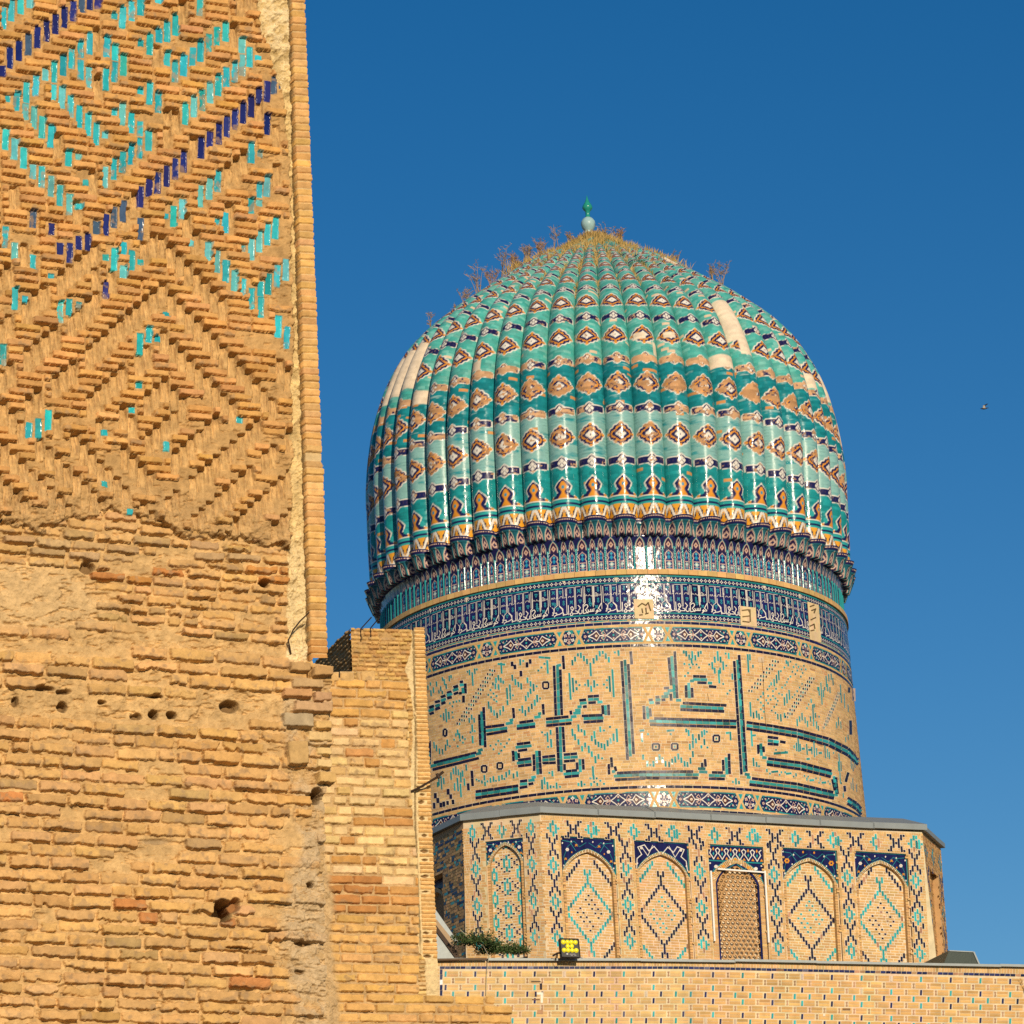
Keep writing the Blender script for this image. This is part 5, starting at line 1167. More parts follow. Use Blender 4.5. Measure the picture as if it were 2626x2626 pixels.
    B5 = "365,297,25;385,310,45;410,340,45;435,320,60;460,345,45;485,315,45;505,300,25;430,370,45;370,395,20;410,400,20;440,400,20;470,400,20;420,425,20;490,425,20;400,470,20;375,495,20;645,330,80;620,360,50;668,360,50;600,410,60;575,400,20;620,450,50;690,410,70;665,450,50;715,410,20;655,500,110;690,560,20;735,330,50;710,310,20;765,500,50;725,640,20;745,615,20;895,390,150;910,340,50;935,415,25;1020,640,25;1000,665,20;975,690,20;1045,695,20;1060,660,20;1000,715,20;1020,740,20;915,770,120;940,820,50;965,810,60;985,830,50;1010,840,20;1000,770,20;1025,790,20;1070,580,20;1055,605,20;1085,560,25;1110,550,60;1130,520,70;1148,490,80;1210,380,30;1225,395,40;1245,375,20;1195,425,20;1165,455,20;1290,400,20;1270,420,20;1310,420,20;1335,440,20;1260,460,20;1285,480,20;1245,500,20;1225,520,20;1215,545,20;1300,450,20;1330,500,20;1345,470,20;1370,440,20;1355,410,20;1200,570,20;1175,590,20;1125,600,20;1100,620,20;1100,660,20;1080,690,20;1060,720,20;1120,680,20;1140,700,20;1130,730,20;1110,750,20;1090,780,20;1120,800,20;1150,640,20;1175,650,20;1340,560,20;1320,590,20;1300,620,20;1280,650,20;1260,670,20;1195,705,70;1215,680,80;1235,650,80;1140,830,45;1165,840,60;1195,820,40;1300,880,60;1320,850,45;1340,830,60;1365,860,50;1385,890,50;1410,850,45;1430,790,120;1435,880,60;1460,900,60;1450,820,40;1475,925,40;1415,700,30;1395,730,20;1380,760,20;1440,740,30;1480,830,20;1500,640,180;1480,620,70;1515,640,60;1470,600,30;1525,600,30;1540,540,90;1560,510,60;1580,500,50;1595,540,60;1550,590,60;1570,610,50;20,1005,70;70,975,20;258,975,20;385,945,30;405,965,50;440,1000,50;465,1030,40;490,1000,50;515,975,50;535,960,45;555,955,20;440,1060,60;415,1080,50;535,1040,50;510,1080,25;560,1085,20;440,1140,50;30,1165,40;65,1220,45;90,1230,20;115,1220,45;140,1190,45;165,1165,45;190,1190,45;215,1220,45;245,1225,45;270,1200,45;295,1185,50;320,1160,50;345,1190,45;372,1220,45;395,1225,40;420,1195,50;750,990,70;770,1370,20;795,1365,50;820,1375,25;925,1010,130;940,1205,70;965,1225,40;985,1240,20;1275,1080,25;1295,1080,70;1310,1060,120;1325,1085,60;1380,1100,90;1440,1100,130;1420,1110,60;1460,1120,60;1530,1120,110;1550,1130,70;1565,1150,60;1125,1105,20;1205,1120,20;1050,1275,25;1075,1300,20;1170,1290,20;1155,1310,20;1200,1290,20;1290,1310,25;1270,1325,20;1360,1320,20;1380,1345,25;1390,1325,20;1455,1340,20;1490,1345,25;1480,1375,20;1555,1365,20;1570,1385,20;1650,1260,250;1640,1240,80;1662,1240,80;1620,1110,20;1600,1130,20;1665,1380,20;1660,640,150;1690,700,120;1720,760,60;1640,870,70;1625,900,50;1660,900,60;1745,1220,80;1760,1250,60;1775,1230,50;1760,1390,100;1745,1400,50;1790,1420,60;1700,1020,40;1720,1000,40;1680,1480,40"
    for c, B in ((c4, B4), (c5, B5)):
        for s_ in B.split(';'):
            x, y, l = map(float, s_.split(',')); sx = x + (0 if c is c4 else 560 / .31056)
            e = math.sqrt(max(.12, 1 - ((1080 + .31056 * sx - 1580) / 640) ** 2)); q = l * .31056 / 2 - 2.2 if l > 20 else .1
            cx, cy = c(x, y); m_ = .055; tt = jit(TEALB, .2); w_ = 5.3 * e
            for (gw, d, col, r_) in ((1.1, .0055, (.70, .57, .40), .88), (0, .010, tt, .2)):
                a, b = w_ / 2 + gw * max(e, .4), max(q + 2.4, 2.4) + gw
                m.poly([(cx - a - m_ * b, cy - b), (cx - a + m_ * b, cy + b), (cx + a + m_ * b, cy + b), (cx + a - m_ * b, cy - b)], d, col, r_, .0012 if r_ < .5 else 0)
    for c, lst in ((c4, [(1020, 343, 100, 18), (665, 398, 65, 18)]), (c5, [(20, 945, 40, 18), (255, 945, 65, 18), (725, 965, 30, 18), (945, 985, 30, 16), (1165, 1130, 120, 20), (1350, 1095, 26, 18), (1405, 1105, 30, 18), (1490, 1130, 30, 18), (1390, 1180, 30, 18), (1115, 1285, 60, 18), (1230, 1300, 50, 18), (1420, 1355, 40, 18), (1520, 1375, 40, 18)])):
        for (x, y, w_, h) in lst: ribbon([c(x - w_ / 2, y - w_ * .04 * (1 if c is c4 else -1)), c(x + w_ / 2, y + w_ * .04 * (1 if c is c4 else -1))], 'T', h * .3)
    # settlement cracks
    for pts in ([c5(1005, 350), c5(1010, 380), c5(1018, 480), c5(1025, 640), c5(1032, 800), c5(1045, 930)], [c5(600, 1080), c5(596, 1140)], [c5(560, 640), c5(570, 700)]): m.stroke(pts, .8, .0135, (.10, .06, .03), .9)
    m.rect(c5(975, 335)[0], c5(975, 335)[1], c5(1025, 360)[0], c5(1025, 380)[1], .013, (.55, .42, .28), .9)
    m.build('square_inscription', drum_px, M_glz, drum)
make_drum()

# ---- two friezes of long and short cartouches: one bay, repeated round the drum
def frieze_bay(name, y0, y1, th_short, period):
    za, zb = zy(y0), zy(y1); H = za - zb; m = Mosaic(); zm = (za + zb) / 2
    k = period / 2 / 2.05                                            # half short = 1.72 deg at period 20.2
    sh, lo = 1.72, 7.42; tip = .62
    def P(x, fy): return (x, zm + fy * H / 2)
    m.rect(-period / 2, zb, 0, za, .003, (.60, .38, .155), .85); m.rect(0, zb, period / 2, za, .003, (.60, .38, .155), .85)
    for cx, hw, fl in ((0, sh, 0), (period / 2, lo, 1)):
        def hexp(g_): return [P(cx - hw + tip * 1.3 + g_ * .3, 1 - g_), P(cx - hw + g_, 0), P(cx - hw + tip * 1.3 + g_ * .3, -1 + g_), P(cx + hw - tip * 1.3 - g_ * .3, -1 + g_), P(cx + hw - g_, 0), P(cx + hw - tip * 1.3 - g_ * .3, 1 - g_)]
        segs = 1 if hw < 3 else 6
        def fill(g_, d, col, dim=None):
            a, b = cx - hw + tip * 1.3, cx + hw - tip * 1.3; h = 1 - g_
            m.poly([P(cx - hw + g_, 0), P(a, -h), P(a, h)][::1], d, col, .2); m.poly([P(cx + hw - g_, 0), P(b, h), P(b, -h)], d, col, .2)
            for i in range(segs):
                x0, x1 = a + (b - a) * i / segs, a + (b - a) * (i + 1) / segs; m.poly([P(x0, h), P(x0, -h), P(x1, -h), P(x1, h)], d, jit(col, .1), .36, .0016)
        fill(0.0, .006, TEAL); fill(.15, .010, NAVY)
        if not fl:
            for a in range(6):
                an = a * 1.047 + .5; q = P(cx + 1.0 * math.cos(an), .62 * math.sin(an)); r_ = .26
                for j in range(4): m.disc((q[0] + r_ * math.cos(j * 1.57 + an), q[1] + r_ * .1 * math.sin(j * 1.57 + an)), .17, .014, WHITE if a % 2 else PINK, .25, 6, .022)
            m.stroke([P(cx - .4, -.25), P(cx + .4, -.25), P(cx, .35), P(cx - .4, -.25)], .02, .0135, PINK, .25)
        else:
            for sx in (-1, 1):
                X = lambda t: cx + sx * t * hw
                m.stroke([P(X(.0), .75), P(X(.1), .35), P(X(.22), .0), P(X(.1), -.35), P(X(0), -.75)], .028, .0135, WHITE, .25)
                m.stroke([P(X(.22), 0), P(X(.30), .6), P(X(.38), .3), P(X(.30), .12), P(X(.22), 0), P(X(.30), -.6), P(X(.38), -.3), P(X(.30), -.12), P(X(.22), 0)], .022, .0137, PINK, .25)
                m.poly([P(X(.42), 0), P(X(.52), .5 * sx), P(X(.64), 0), P(X(.52), -.5 * sx)], .0132, (.10, .035, .02), .25)
                m.stroke([P(X(.30), 0), P(X(.42), .0), P(X(.52), .62), P(X(.64), .25), P(X(.78), .0), P(X(.64), -.25), P(X(.52), -.62), P(X(.42), 0)], .028, .0139, WHITE, .25)
                m.disc(P(X(.53), 0), .30, .0142, WHITE, .25, 8, .032); m.disc(P(X(.53), 0), .14, .0144, ORANGE, .25, 6, .016)
                for (t, fy, r_) in ((.87, .0, .36), (.78, .55, .24), (.78, -.55, .24), (.90, .5, .16), (.90, -.5, .16), (.20, .62, .20), (.20, -.62, .20), (.40, .66, .16), (.40, -.66, .16), (.66, .66, .16), (.66, -.66, .16)):
                    q = P(X(t), fy)
                    for j in range(5): m.disc((q[0] + r_ * .6 * math.cos(j * 1.257), q[1] + r_ * .062 * math.sin(j * 1.257)), r_ * .42, .0141 + j * .00005, PINK if r_ > .2 else WHITE, .25, 5, r_ * .045)
                m.stroke([P(X(.66), .72), P(X(.74), .3), P(X(.86), .75)], .02, .0125, TURQ, .25); m.stroke([P(X(.66), -.72), P(X(.74), -.3), P(X(.86), -.75)], .02, .0125, TURQ, .25)
            m.disc(P(cx, 0), .30, .014, TURQ, .25, 4, .03)
            for fy in (.42, -.42): m.disc(P(cx, fy), .24, .0141, PINK, .25, 5, .026)
    for s_ in (-1, 1):                                                # crossed brick bars and teal corners
        c = s_ * (sh + (period / 2 - lo - sh) / 2); g_ = (period / 2 - lo - sh) / 2 + tip
        for fy in (-1, 1): m.poly([P(c - .55, fy * .92), P(c, fy * .2), P(c + .55, fy * .92)][::fy], .006, TURQ, .25)
        for q in (-1, 1): m.poly([P(c - g_ * q - .22, -1), P(c - g_ * q + .22, -1), P(c + g_ * q + .22, 1), P(c + g_ * q - .22, 1)], .012 + .001 * q, jit((.62, .40, .17), .05), .85)
    base = None; obs = []
    for k in range(-8, 9):
        th = th_short + VIEW + k * period
        if base is None: o = m.build(name, cyl, M_glz, drum); base = o
        else: o = base.copy(); COL.objects.link(o); o.parent = drum
        o.rotation_euler = (0, 0, R_(th)); obs.append(o)
    return obs
frieze_bay('cartouche_frieze', 1607, 1646, 10.4, 20.35)
frieze_bay('cartouche_frieze', 2029.5, 2071.5, 9.65, 20.12)

# ---- navy inscription band: one phrase, repeated round the drum
def phrase_band():
    m = Mosaic(); PER = 360 / 29; W_ = 790.0; zt = zy(1474.5); u = .00170
    def P(x, y): return ((x - 455) / W_ * PER, zt - (y - 115 + .07 * (x - 60)) * u)
    def L(v): return zt - v * u
    def band(v0, v1, d, col, n=4, tilt=.0012):
        for i in range(n): m.rect(-PER / 2 + PER * i / n, L(v1), -PER / 2 + PER * (i + 1) / n, L(v0), d, jit(col, .16), .16, tilt)
    band(0, 640, .003, NAVY); band(2, 26, .008, TEAL); band(96, 112, .008, TEAL); band(534, 552, .008, TEAL); band(632, 650, .008, TEAL)
    for i in range(5): m.rect(-PER / 2 + PER * i / 5 + .02, L(530), -PER / 2 + PER * (i + 1) / 5 - .02, L(116), .007, jit((.013, .015, .095), .25), .14, .0022)
    for v in (61, 592):
        for i in range(12):
            x = -PER / 2 + (i + .5) * PER / 12
            for (dx, dv) in ((-.24, 0), (.24, 0), (0, -17), (0, 17)): m.disc((x + dx, L(v + dv)), .17, .010, WHITE, .2, 4, .018)
            m.disc((x + PER / 24, L(v)), .06, .010, PINK, .2, 4, .008)
    Wt = (.74, .70, .62); S = lambda s_, w_, c=Wt, d=.011: [m.stroke([P(q[i], q[i + 1]) for i in range(0, len(q), 2)], w_, d, c, .2) for q in [list(map(float, t.split(','))) for t in s_.split(';')]]
    T = u * 1.15
    # lower line, bold
    mm = Mosaic(); 
    def SW(s_, w_, c=Wt, d=.012):                                      # strokes drawn in metres so that their width is even
        for t in s_.split(';'):
            q = list(map(float, t.split(','))); pts = np.array([P(q[i], q[i + 1]) for i in range(0, len(q), 2)]); k = math.radians(1) * 5.77
            pts[:, 0] *= k; mm.stroke(pts, w_, d, c, .2)
    SW("838,515,835,552,815,555,812,525,812,555,790,557,788,528,788,558,765,560,750,532;700,482,712,462,740,460,752,482,738,508,712,535,748,578;765,560,690,587;683,585,683,465,712,432,712,300;610,470,640,502,616,540,610,568,630,592,662,578,664,540;565,545,595,555,597,582,530,588,505,560,525,540,540,515,520,485,498,500,505,530,535,535;505,575,485,590,495,612,520,608,528,588;465,600,463,470;440,560,446,592,402,602,382,575,386,612;330,480,368,515,382,565,330,592;330,592,285,600;262,575,285,572,290,600,262,610,250,628;232,562,236,602,192,605,186,630;160,490,112,568,160,602,78,610,98,588,110,605,70,642", .0185)
    SW("165,600,163,240;190,470,245,520,245,580;310,460,255,505,250,575;190,470,190,250;310,460,310,225;440,575,440,300;380,560,384,520,330,470,330,400", .0125)
    SW("40,548,40,250;60,480,60,250;160,330,160,245;295,460,295,230;390,365,390,240;428,330,428,230;446,330,446,225;560,525,560,210;576,520,576,205;665,345,665,225;690,430,690,200;712,310,712,205;825,470,825,192;841,470,841,190", .0115)
    SW("60,250,120,244;210,236,290,228;330,228,390,222;460,220,550,212;580,206,650,200;740,196,820,190", .010)
    SW("60,392,840,334", .0085)
    SW("75,388,75,345,95,343,95,386;105,385,105,360,118,360,118,384;130,383,150,360,152,380;215,382,215,360,232,358,234,378;245,377,255,350,268,374;280,373,300,352,320,370;335,370,350,340,375,338,378,364;410,362,425,345,440,360;465,358,480,342,500,340,500,355;520,353,545,335,548,350;600,346,615,325,650,322,650,342;720,338,735,318,750,336;765,335,780,315,795,333;810,332,830,312", .0085)
    def X(cx, cy, k):
        c = (.035, .30, .36)
        pat = ("-12,-25,0,-38,12,-25,0,-10,-12,-25;0,-10,-14,8,0,26,14,8,0,-10", "-18,-22,0,-12,18,-22;-16,-20,-10,10,-22,26;16,-20,10,10,22,26;0,-12,0,10", "-20,-15,-8,-22,0,-8,8,-22,20,-15,10,8,0,26,-10,8,-20,-15")[k]
        SW(';'.join(','.join(str(v + (cx if i % 2 == 0 else cy)) for i, v in enumerate(map(float, t.split(',')))) for t in pat.split(';')), .0125, c, .0105)
    for k, (x, y) in enumerate([(118, 300), (245, 285), (350, 282), (500, 272), (625, 262), (770, 255), (115, 455), (235, 445), (303, 520), (395, 440), (510, 425), (640, 410), (780, 405), (88, 545), (790, 455), (270, 470)]): X(x, y, k % 3)
    for i in range(len(mm.uv)):
        q = mm.uv[i].copy(); q[:, 0] /= math.radians(1) * 5.77; m.uv.append(q[::-1]); m.d.append(mm.d[i]); m.c.append(mm.c[i]); m.n.append(mm.n[i])
    base = None
    c0 = math.degrees(math.asin(-121 * 82.6 / 54700)) + VIEW + .55
    for k in range(29):
        if base is None: o = m.build('inscription_panel', cyl, M_glz, drum); base = o
        else: o = base.copy(); COL.objects.link(o); o.parent = drum
        o.rotation_euler = (0, 0, R_(c0 + k * PER))
phrase_band()
# ---- repaired patches where the glaze is lost
for (x0, y0, x1, y1, marks) in ((1624.5, 1536.5, 1674.5, 1586, "1636,1556,1646,1548,1656,1553,1662,1546,1668,1566;1646,1562,1648,1572;1656,1560,1657,1571;1640,1578,1647,1577;1655,1575,1662,1573"), (1896, 1554, 1937, 1603, "1902,1566,1918,1564,1922,1572;1904,1582,1922,1580;1904,1594,1920,1596;1922,1564,1923,1594"), (2069, 1543, 2098, 1640, "2076,1556,2086,1552;2080,1566,2090,1562,2086,1572;2078,1590,2090,1584;2076,1606,2086,1601,2088,1612;2078,1618,2086,1616")):
    m = Mosaic(); n = 5
    sl = {1624.5: .02, 1896: .12, 2069: .30}[x0]; cxm = (x0 + x1) / 2
    for i in range(n):
        for j in range(4):
            xa, xb = x0 + (x1 - x0) * i / n, x0 + (x1 - x0) * (i + 1) / n; ya, yb_ = y0 + (y1 - y0) * j / 4, y0 + (y1 - y0) * (j + 1) / 4; s_ = lambda x: sl * (x - x0); q = lambda y: .07 * (y - y0)
            m.poly([(xa + q(ya), ya + s_(xa)), (xa + q(yb_), yb_ + s_(xa)), (xb + q(yb_), yb_ + s_(xb)), (xb + q(ya), ya + s_(xb))], .016, jit((.66, .50, .28), .03), .9)
    for t in marks.split(';'):
        q = list(map(float, t.split(','))); m.stroke([(q[i], q[i + 1] + sl * .5 * 0) for i in range(0, len(q), 2)], 3.4, .019, jit((.13, .08, .03), .2), .9)
    m.build('plaster_patch', drum_px, M_mos, drum)

# ------------------------------------------------------------------ dome
dome = empty('dome', (0, 0, 0)); dome.parent = ROOT
NR = 53; DTH = 360 / NR; ZB = 25.311 + Z0; ZC = 27.3 + Z0
def dome_profile():
    ad = np.array([0, 12, 25, 38, 50, 62, 72, 80, 90.]); rho = np.array([5.976, 6.058, 6.229, 6.349, 6.300, 6.36, 6.596, 6.80, 7.35])
    mm = np.gradient(rho, ad); a = np.linspace(0, 89.0, 420); i = np.clip(np.searchsorted(ad, a) - 1, 0, 7); h = ad[i + 1] - ad[i]; t = (a - ad[i]) / h
    q = (2 * t**3 - 3 * t**2 + 1) * rho[i] + (t**3 - 2 * t**2 + t) * h * mm[i] + (-2 * t**3 + 3 * t**2) * rho[i + 1] + (t**3 - t**2) * h * mm[i + 1]
    z2 = np.linspace(ZB, ZC, 90)[:-1]; tt = (z2 - ZB) / (ZC - ZB)
    r = np.r_[5.93 + (5.976 - 5.93) * (1 - (1 - tt) ** 2), q * np.cos(np.radians(a))]; z = np.r_[z2, ZC + q * np.sin(np.radians(a))]
    s = np.r_[0, np.cumsum(np.hypot(np.diff(r), np.diff(z)))]; n = 470; si = np.linspace(0, s[-1], n)
    return np.interp(si, s, r), np.interp(si, s, z), si
PR, PZ, PS = dome_profile()
_fy = project(np.stack([AX + PR * math.sin(R_(3.0 + VIEW)), AY - PR * math.cos(R_(3.0 + VIEW)), PZ], -1))[:, 1]
_top = int(np.argmin(_fy))
def sfy(y): return np.interp(-np.asarray(y, float), -_fy[:_top + 1], PS[:_top + 1])
MED = [1111, 980, 856.8, 768, 709, 676, 655, 640, 630]; CRS = [1178, 1043.4, 916.6, 808, 733.6, 691, 665, 648]
MH = [.31, .30, .285, .265, .24, .215, .19, .16, .13]
TS = rng.uniform(0, 100, 400)
def rib_mesh(k, seed, bare=()):
    nu = 49; psi = np.radians(np.linspace(-86, 86, nu)); A = np.linspace(-1, 1, nu)
    half = math.sin(R_(DTH / 2)); S, U = np.meshgrid(PS, A, indexing='ij'); R2 = np.repeat(PR[:, None], nu, 1)
    lat = R2 * half * np.sin(psi)[None] / math.sin(R_(86)); dep = R2 * half * 1.08 * (1 - np.cos(psi))[None]
    dr = np.gradient(PR, PS); dz = np.gradient(PZ, PS); nx, nz = dz, -dr
    rr = PR[:, None] - dep * nx[:, None]; zz = PZ[:, None] - dep * nz[:, None]
    # tiles are laid in courses: slight steps in each piece
    P = np.stack([lat, -rr, zz], -1)
    # ---------- colours
    def nz_(s_, sd): return fbm(U * 3 + k * 7.7, S * 9 + seed, s_, sd, 4, .6)
    y_ = np.interp(PS, PS[:_top + 1], _fy[:_top + 1])[:, None] + 0 * U
    y_[_top:] = np.minimum(y_[_top:], _fy[_top])
    rowi = np.floor(S / .075).astype(int); off = (rowi * .37) % 1; coli = np.floor(U * 2.6 + off * 2).astype(int)
    hsh = np.sin(rowi * 12.9898 + coli * 78.233 + k * 3.17 + seed) * 43758.5453; hsh = hsh - np.floor(hsh)
    h2 = np.sin(rowi * 39.3 + coli * 11.1 + k * 9.7 + seed) * 23421.63; h2 = h2 - np.floor(h2)
    n1 = nz_(3.0, 101); n2 = nz_(1.1, 105); sk = fbm(U * 2.0 + k * 5.1, S * 26, 2.2, 107, 4, .65)
    A0 = np.array((.014, .245, .255)); Bp = np.array((.24, .45, .42)); C0 = np.array((.012, .205, .235)); D0 = np.array((.055, .345, .30)); D1 = np.array((.16, .44, .385))
    C = np.zeros(S.shape + (3,)); G = np.full(S.shape, .16)
    def mix(m, col, g=None):
        nonlocal C, G
        m = np.clip(m, 0, 1); C = C * (1 - m[..., None]) + np.asarray(col) * m[..., None]
        if g is not None: G = G * (1 - m) + g * m
    C[:] = A0 * (.8 + .4 * hsh)[..., None]
    zb = smooth(1181, 1175, y_); mB = zb * smooth(1040, 1046, y_)
    bw = smooth(-.45, .15, sk + .5 * n1 + .25); mix(mB, C0 * 1.2); mix(mB * bw * .9, Bp); G = G * (1 - mB * bw) + .33 * mB * bw
    mC = smooth(1046, 1040, y_); mix(mC, C0, .14); C = np.where((mC > .5)[..., None], C * (.75 + .5 * hsh)[..., None], C)
    mix(mC * smooth(.35, .6, sk) * .55, (.45, .62, .58))
    mD = smooth(919, 914, y_); dcol = D0 + (D1 - D0) * (h2 ** 2)[..., None]; mix(mD, 0, .42); C = C + dcol * mD[..., None] * (.85 + .3 * hsh)[..., None]
    gr = smooth(760, 620, y_); mix(gr * smooth(-.1, .5, n1) * .5, (.30, .40, .27), .6)
    mix(mD * (hsh > .975), (.62, .48, .33), .8); mix((1 - mD) * mC * (hsh > .955), (.55, .25, .08), .8); mix((1 - mC) * (h2 > .993), (.58, .28, .09), .8)
    crk = (np.abs(S / .075 - np.round(S / .075)) < .16) * smooth(-.2, .5, n2); mix(crk * .35 * (1 - .5 * mD), (.02, .10, .10))
    clayn = n2 * .8 + .3 * n1 + .5 * fbm(U * 3 + k * 3.3, S * 9, .35, 111, 3, .7)
    def medal(s0, hh, wear):
        p = np.abs(U) / .74; q = np.abs(S - s0) / hh; ph = np.arctan2(q, p + 1e-6)
        mm = (p ** 1.25 + q ** 1.25) ** (1 / 1.25) / (.90 + .10 * np.abs(np.cos(ph * 6)))
        l1 = p + q
        near = mm < 1.3
        if not near.any(): return
        mix(smooth(1.05, .99, mm), WHITE, .25); mix(smooth(.925, .87, mm), NAVY, .18)
        orr = smooth(.75, .72, l1 + .05 * np.cos(ph * 8)) * smooth(.58, .61, l1); mix(orr, ORANGE, .2); mix(smooth(.93, .9, q) * smooth(.7, .74, q) * smooth(.12, .06, p), ORANGE, .2); mix(smooth(.93, .9, p) * smooth(.7, .74, p) * smooth(.12, .06, q), ORANGE, .2)
        star = np.maximum(p, q) * .55 + np.abs(p - q) * -.12 + np.minimum(p, q) * .35; mix(smooth(.17, .145, star), WHITE, .2); mix(smooth(.06, .04, np.hypot(p, q)), NAVY)
        if wear: mix(smooth(.99, .94, mm) * smooth(.55 - wear, .75 - wear, clayn + .4), np.array((.44, .24, .11)) * (.8 + .5 * hsh)[..., None], .85)
    def cross(s0, hh, wear):
        p = np.abs(U) / .74; q = np.abs(S - s0) / hh
        arm = np.maximum(q / (.60 - .18 * p + .12 * smooth(.45, .75, p) * smooth(1.0, .8, p)), p ** 3); ctr = (p / .40) ** 1.4 + q ** 1.4
        mm = np.minimum(arm, ctr ** .8)
        mix(smooth(1.12, 1.0, mm), WHITE, .25); mix(smooth(.90, .78, mm), NAVY, .18)
        mix(smooth(.75, .6, (np.abs(p - .62) / .2) ** 1.3 + (q / .30) ** 1.3), ORANGE, .2); mix(smooth(.03, .01, (p - .62) ** 2 + (q * .35) ** 2), NAVY)
        d = p / .30 + q / .74; mix(smooth(1.0, .88, d) * smooth(.05, .12, np.abs(p / .30 - q / .74)), WHITE, .2)
        if wear: mix(smooth(.98, .9, mm) * smooth(.55 - wear, .75 - wear, clayn + .4), np.array((.47, .28, .15)) * (.8 + .5 * hsh)[..., None], .85)
    for j, (y, h_) in enumerate(zip(MED, MH)): medal(float(sfy(y)), h_, (.02, .26, -.3, -.2, -.1, -.1, .0, .0, .0)[j] + rng.normal(0, .13) * (j < 2))
    for j, y in enumerate(CRS): cross(float(sfy(y)), (.165, .165, .16, .15, .13, .11, .09, .07)[j], (-.2, .12, .50, -.2, -.1, -.1, .0, .0)[j] + rng.normal(0, .13) * (0 < j < 3))
    # foot of the rib: cresting, rings, wavy band
    s0, s1 = float(sfy(1272)), float(sfy(1216)); q = (S - s0) / (s1 - s0); p = np.abs(U) / .92
    wq = np.interp(q, [0, .08, .2, .34, .44, .62, .8, .92, 1.0, 1.06], [1.0, .80, .58, .34, .40, .46, .30, .13, .05, 0]); inn = (q > 0) & (q < 1.06)
    mix(inn * smooth(.0, .05, wq - p + .03), WHITE, .2); mix(inn * (q < .93) * (q > .05) * smooth(.055, .085, wq - p), NAVY, .16)
    mix((q > .06) * (q < .85) * smooth(.0, .03, np.interp(q, [0, .12, .3, .42, .6, .8, .9], [.36, .26, .10, .10, .25, .10, 0]) - p), ORANGE, .18); mix(smooth(.09, .05, np.hypot(p, (q - .58) * .9)), (.03, .25, .40)); mix((q > .05) * (q < .17) * smooth(.10, .04, np.abs(p - .62)), ORANGE, .2)
    mix(smooth(1.0, .85, np.hypot((p - .46) / .14, (q - .33) / .15)) * inn, TURQ, .15)
    for (ya, yb, c) in ((1272.5, 1278.5, TURQ), (1278.5, 1284.5, NAVY), (1284.5, 1288.5, TURQ), (1288.5, 1326.5, INK), (1326.5, 1340, TEAL)): mix((y_ > ya) * (y_ <= yb) * 1.0, c, .14)
    v = (y_ - 1288.5) / 38.0; zone = (v > 0) * (v < 1); ph = (U * 1.5 + .5) % 1.0; tri = np.abs(ph - .5) * 2
    wav = .14 + .72 * smooth(.12, .88, tri); dist = np.abs(v - wav) * 38 / (1 + 2.2 * np.abs(np.sin(tri * math.pi)))
    for e in (0, 1):
        pc = np.abs(((U * 1.5 + .5 * e + .5) % 1.0) - .5) * 2; vv = v if e else 1 - v
        mix(zone * smooth(.03, -.03, pc - np.interp(vv, [0.05, .2, .4, .55, .75, .9], [.62, .42, .16, .22, .28, 0])) * 1.0, (.70, .33, .03), .18); mix(zone * smooth(.10, .06, np.hypot(pc, (vv - .60) * 1.6)), (.05, .2, .3))
    mix(zone * smooth(3.4, 2.2, dist), WHITE, .18)
    # clean-slipped repairs
    for (sa, sb, ua, ub) in bare:
        m_ = smooth(-.02, .02, S - sa + .02 * n2) * smooth(.02, -.02, S - sb + .02 * n1) * smooth(-.03, .03, U - ua) * smooth(.03, -.03, U - ub)
        mix(m_, np.array((.70, .58, .43)) * (.9 + .2 * hsh)[..., None], .85)
    # mortar and dust in the valleys, plus groove shade painted as a dark tone
    val = smooth(.93, .99, np.abs(U)); mix(val * (.75 + .3 * n2), np.array((.10, .11, .08)) + (np.array((.42, .33, .18)) - np.array((.10, .11, .08))) * smooth(980, 760, y_)[..., None], .9)
    G = np.where(G < .3, G + .26 * hsh ** 2 - .03, G)
    return P, np.concatenate([np.clip(C, .004, .95), np.clip(G, .08, .95)[..., None]], -1)
BARE = {}
def add_bare(k, ya, yb, ua=-.95, ub=.95): BARE.setdefault(k, []).append((float(sfy(ya)), float(sfy(yb)), ua, ub))
add_bare(4, 925, 893); add_bare(5, 845, 745); add_bare(5, 880, 845, -.3, .6); add_bare(9, 905, 868, -.6, .9); add_bare(7, 840, 815, .0, .9); add_bare(1, 868, 852, -.5, .1); add_bare(2, 863, 848, -.35, .25); add_bare(1, 905, 870, .45, .8)
for kk in (-9, -10, -11): add_bare(kk, 880, 770)
add_bare(-8, 940, 905); add_bare(11, 900, 830); add_bare(12, 990, 930, -.5, .5); add_bare(6, 655, 640); add_bare(-5, 905, 880, -.6, .1)
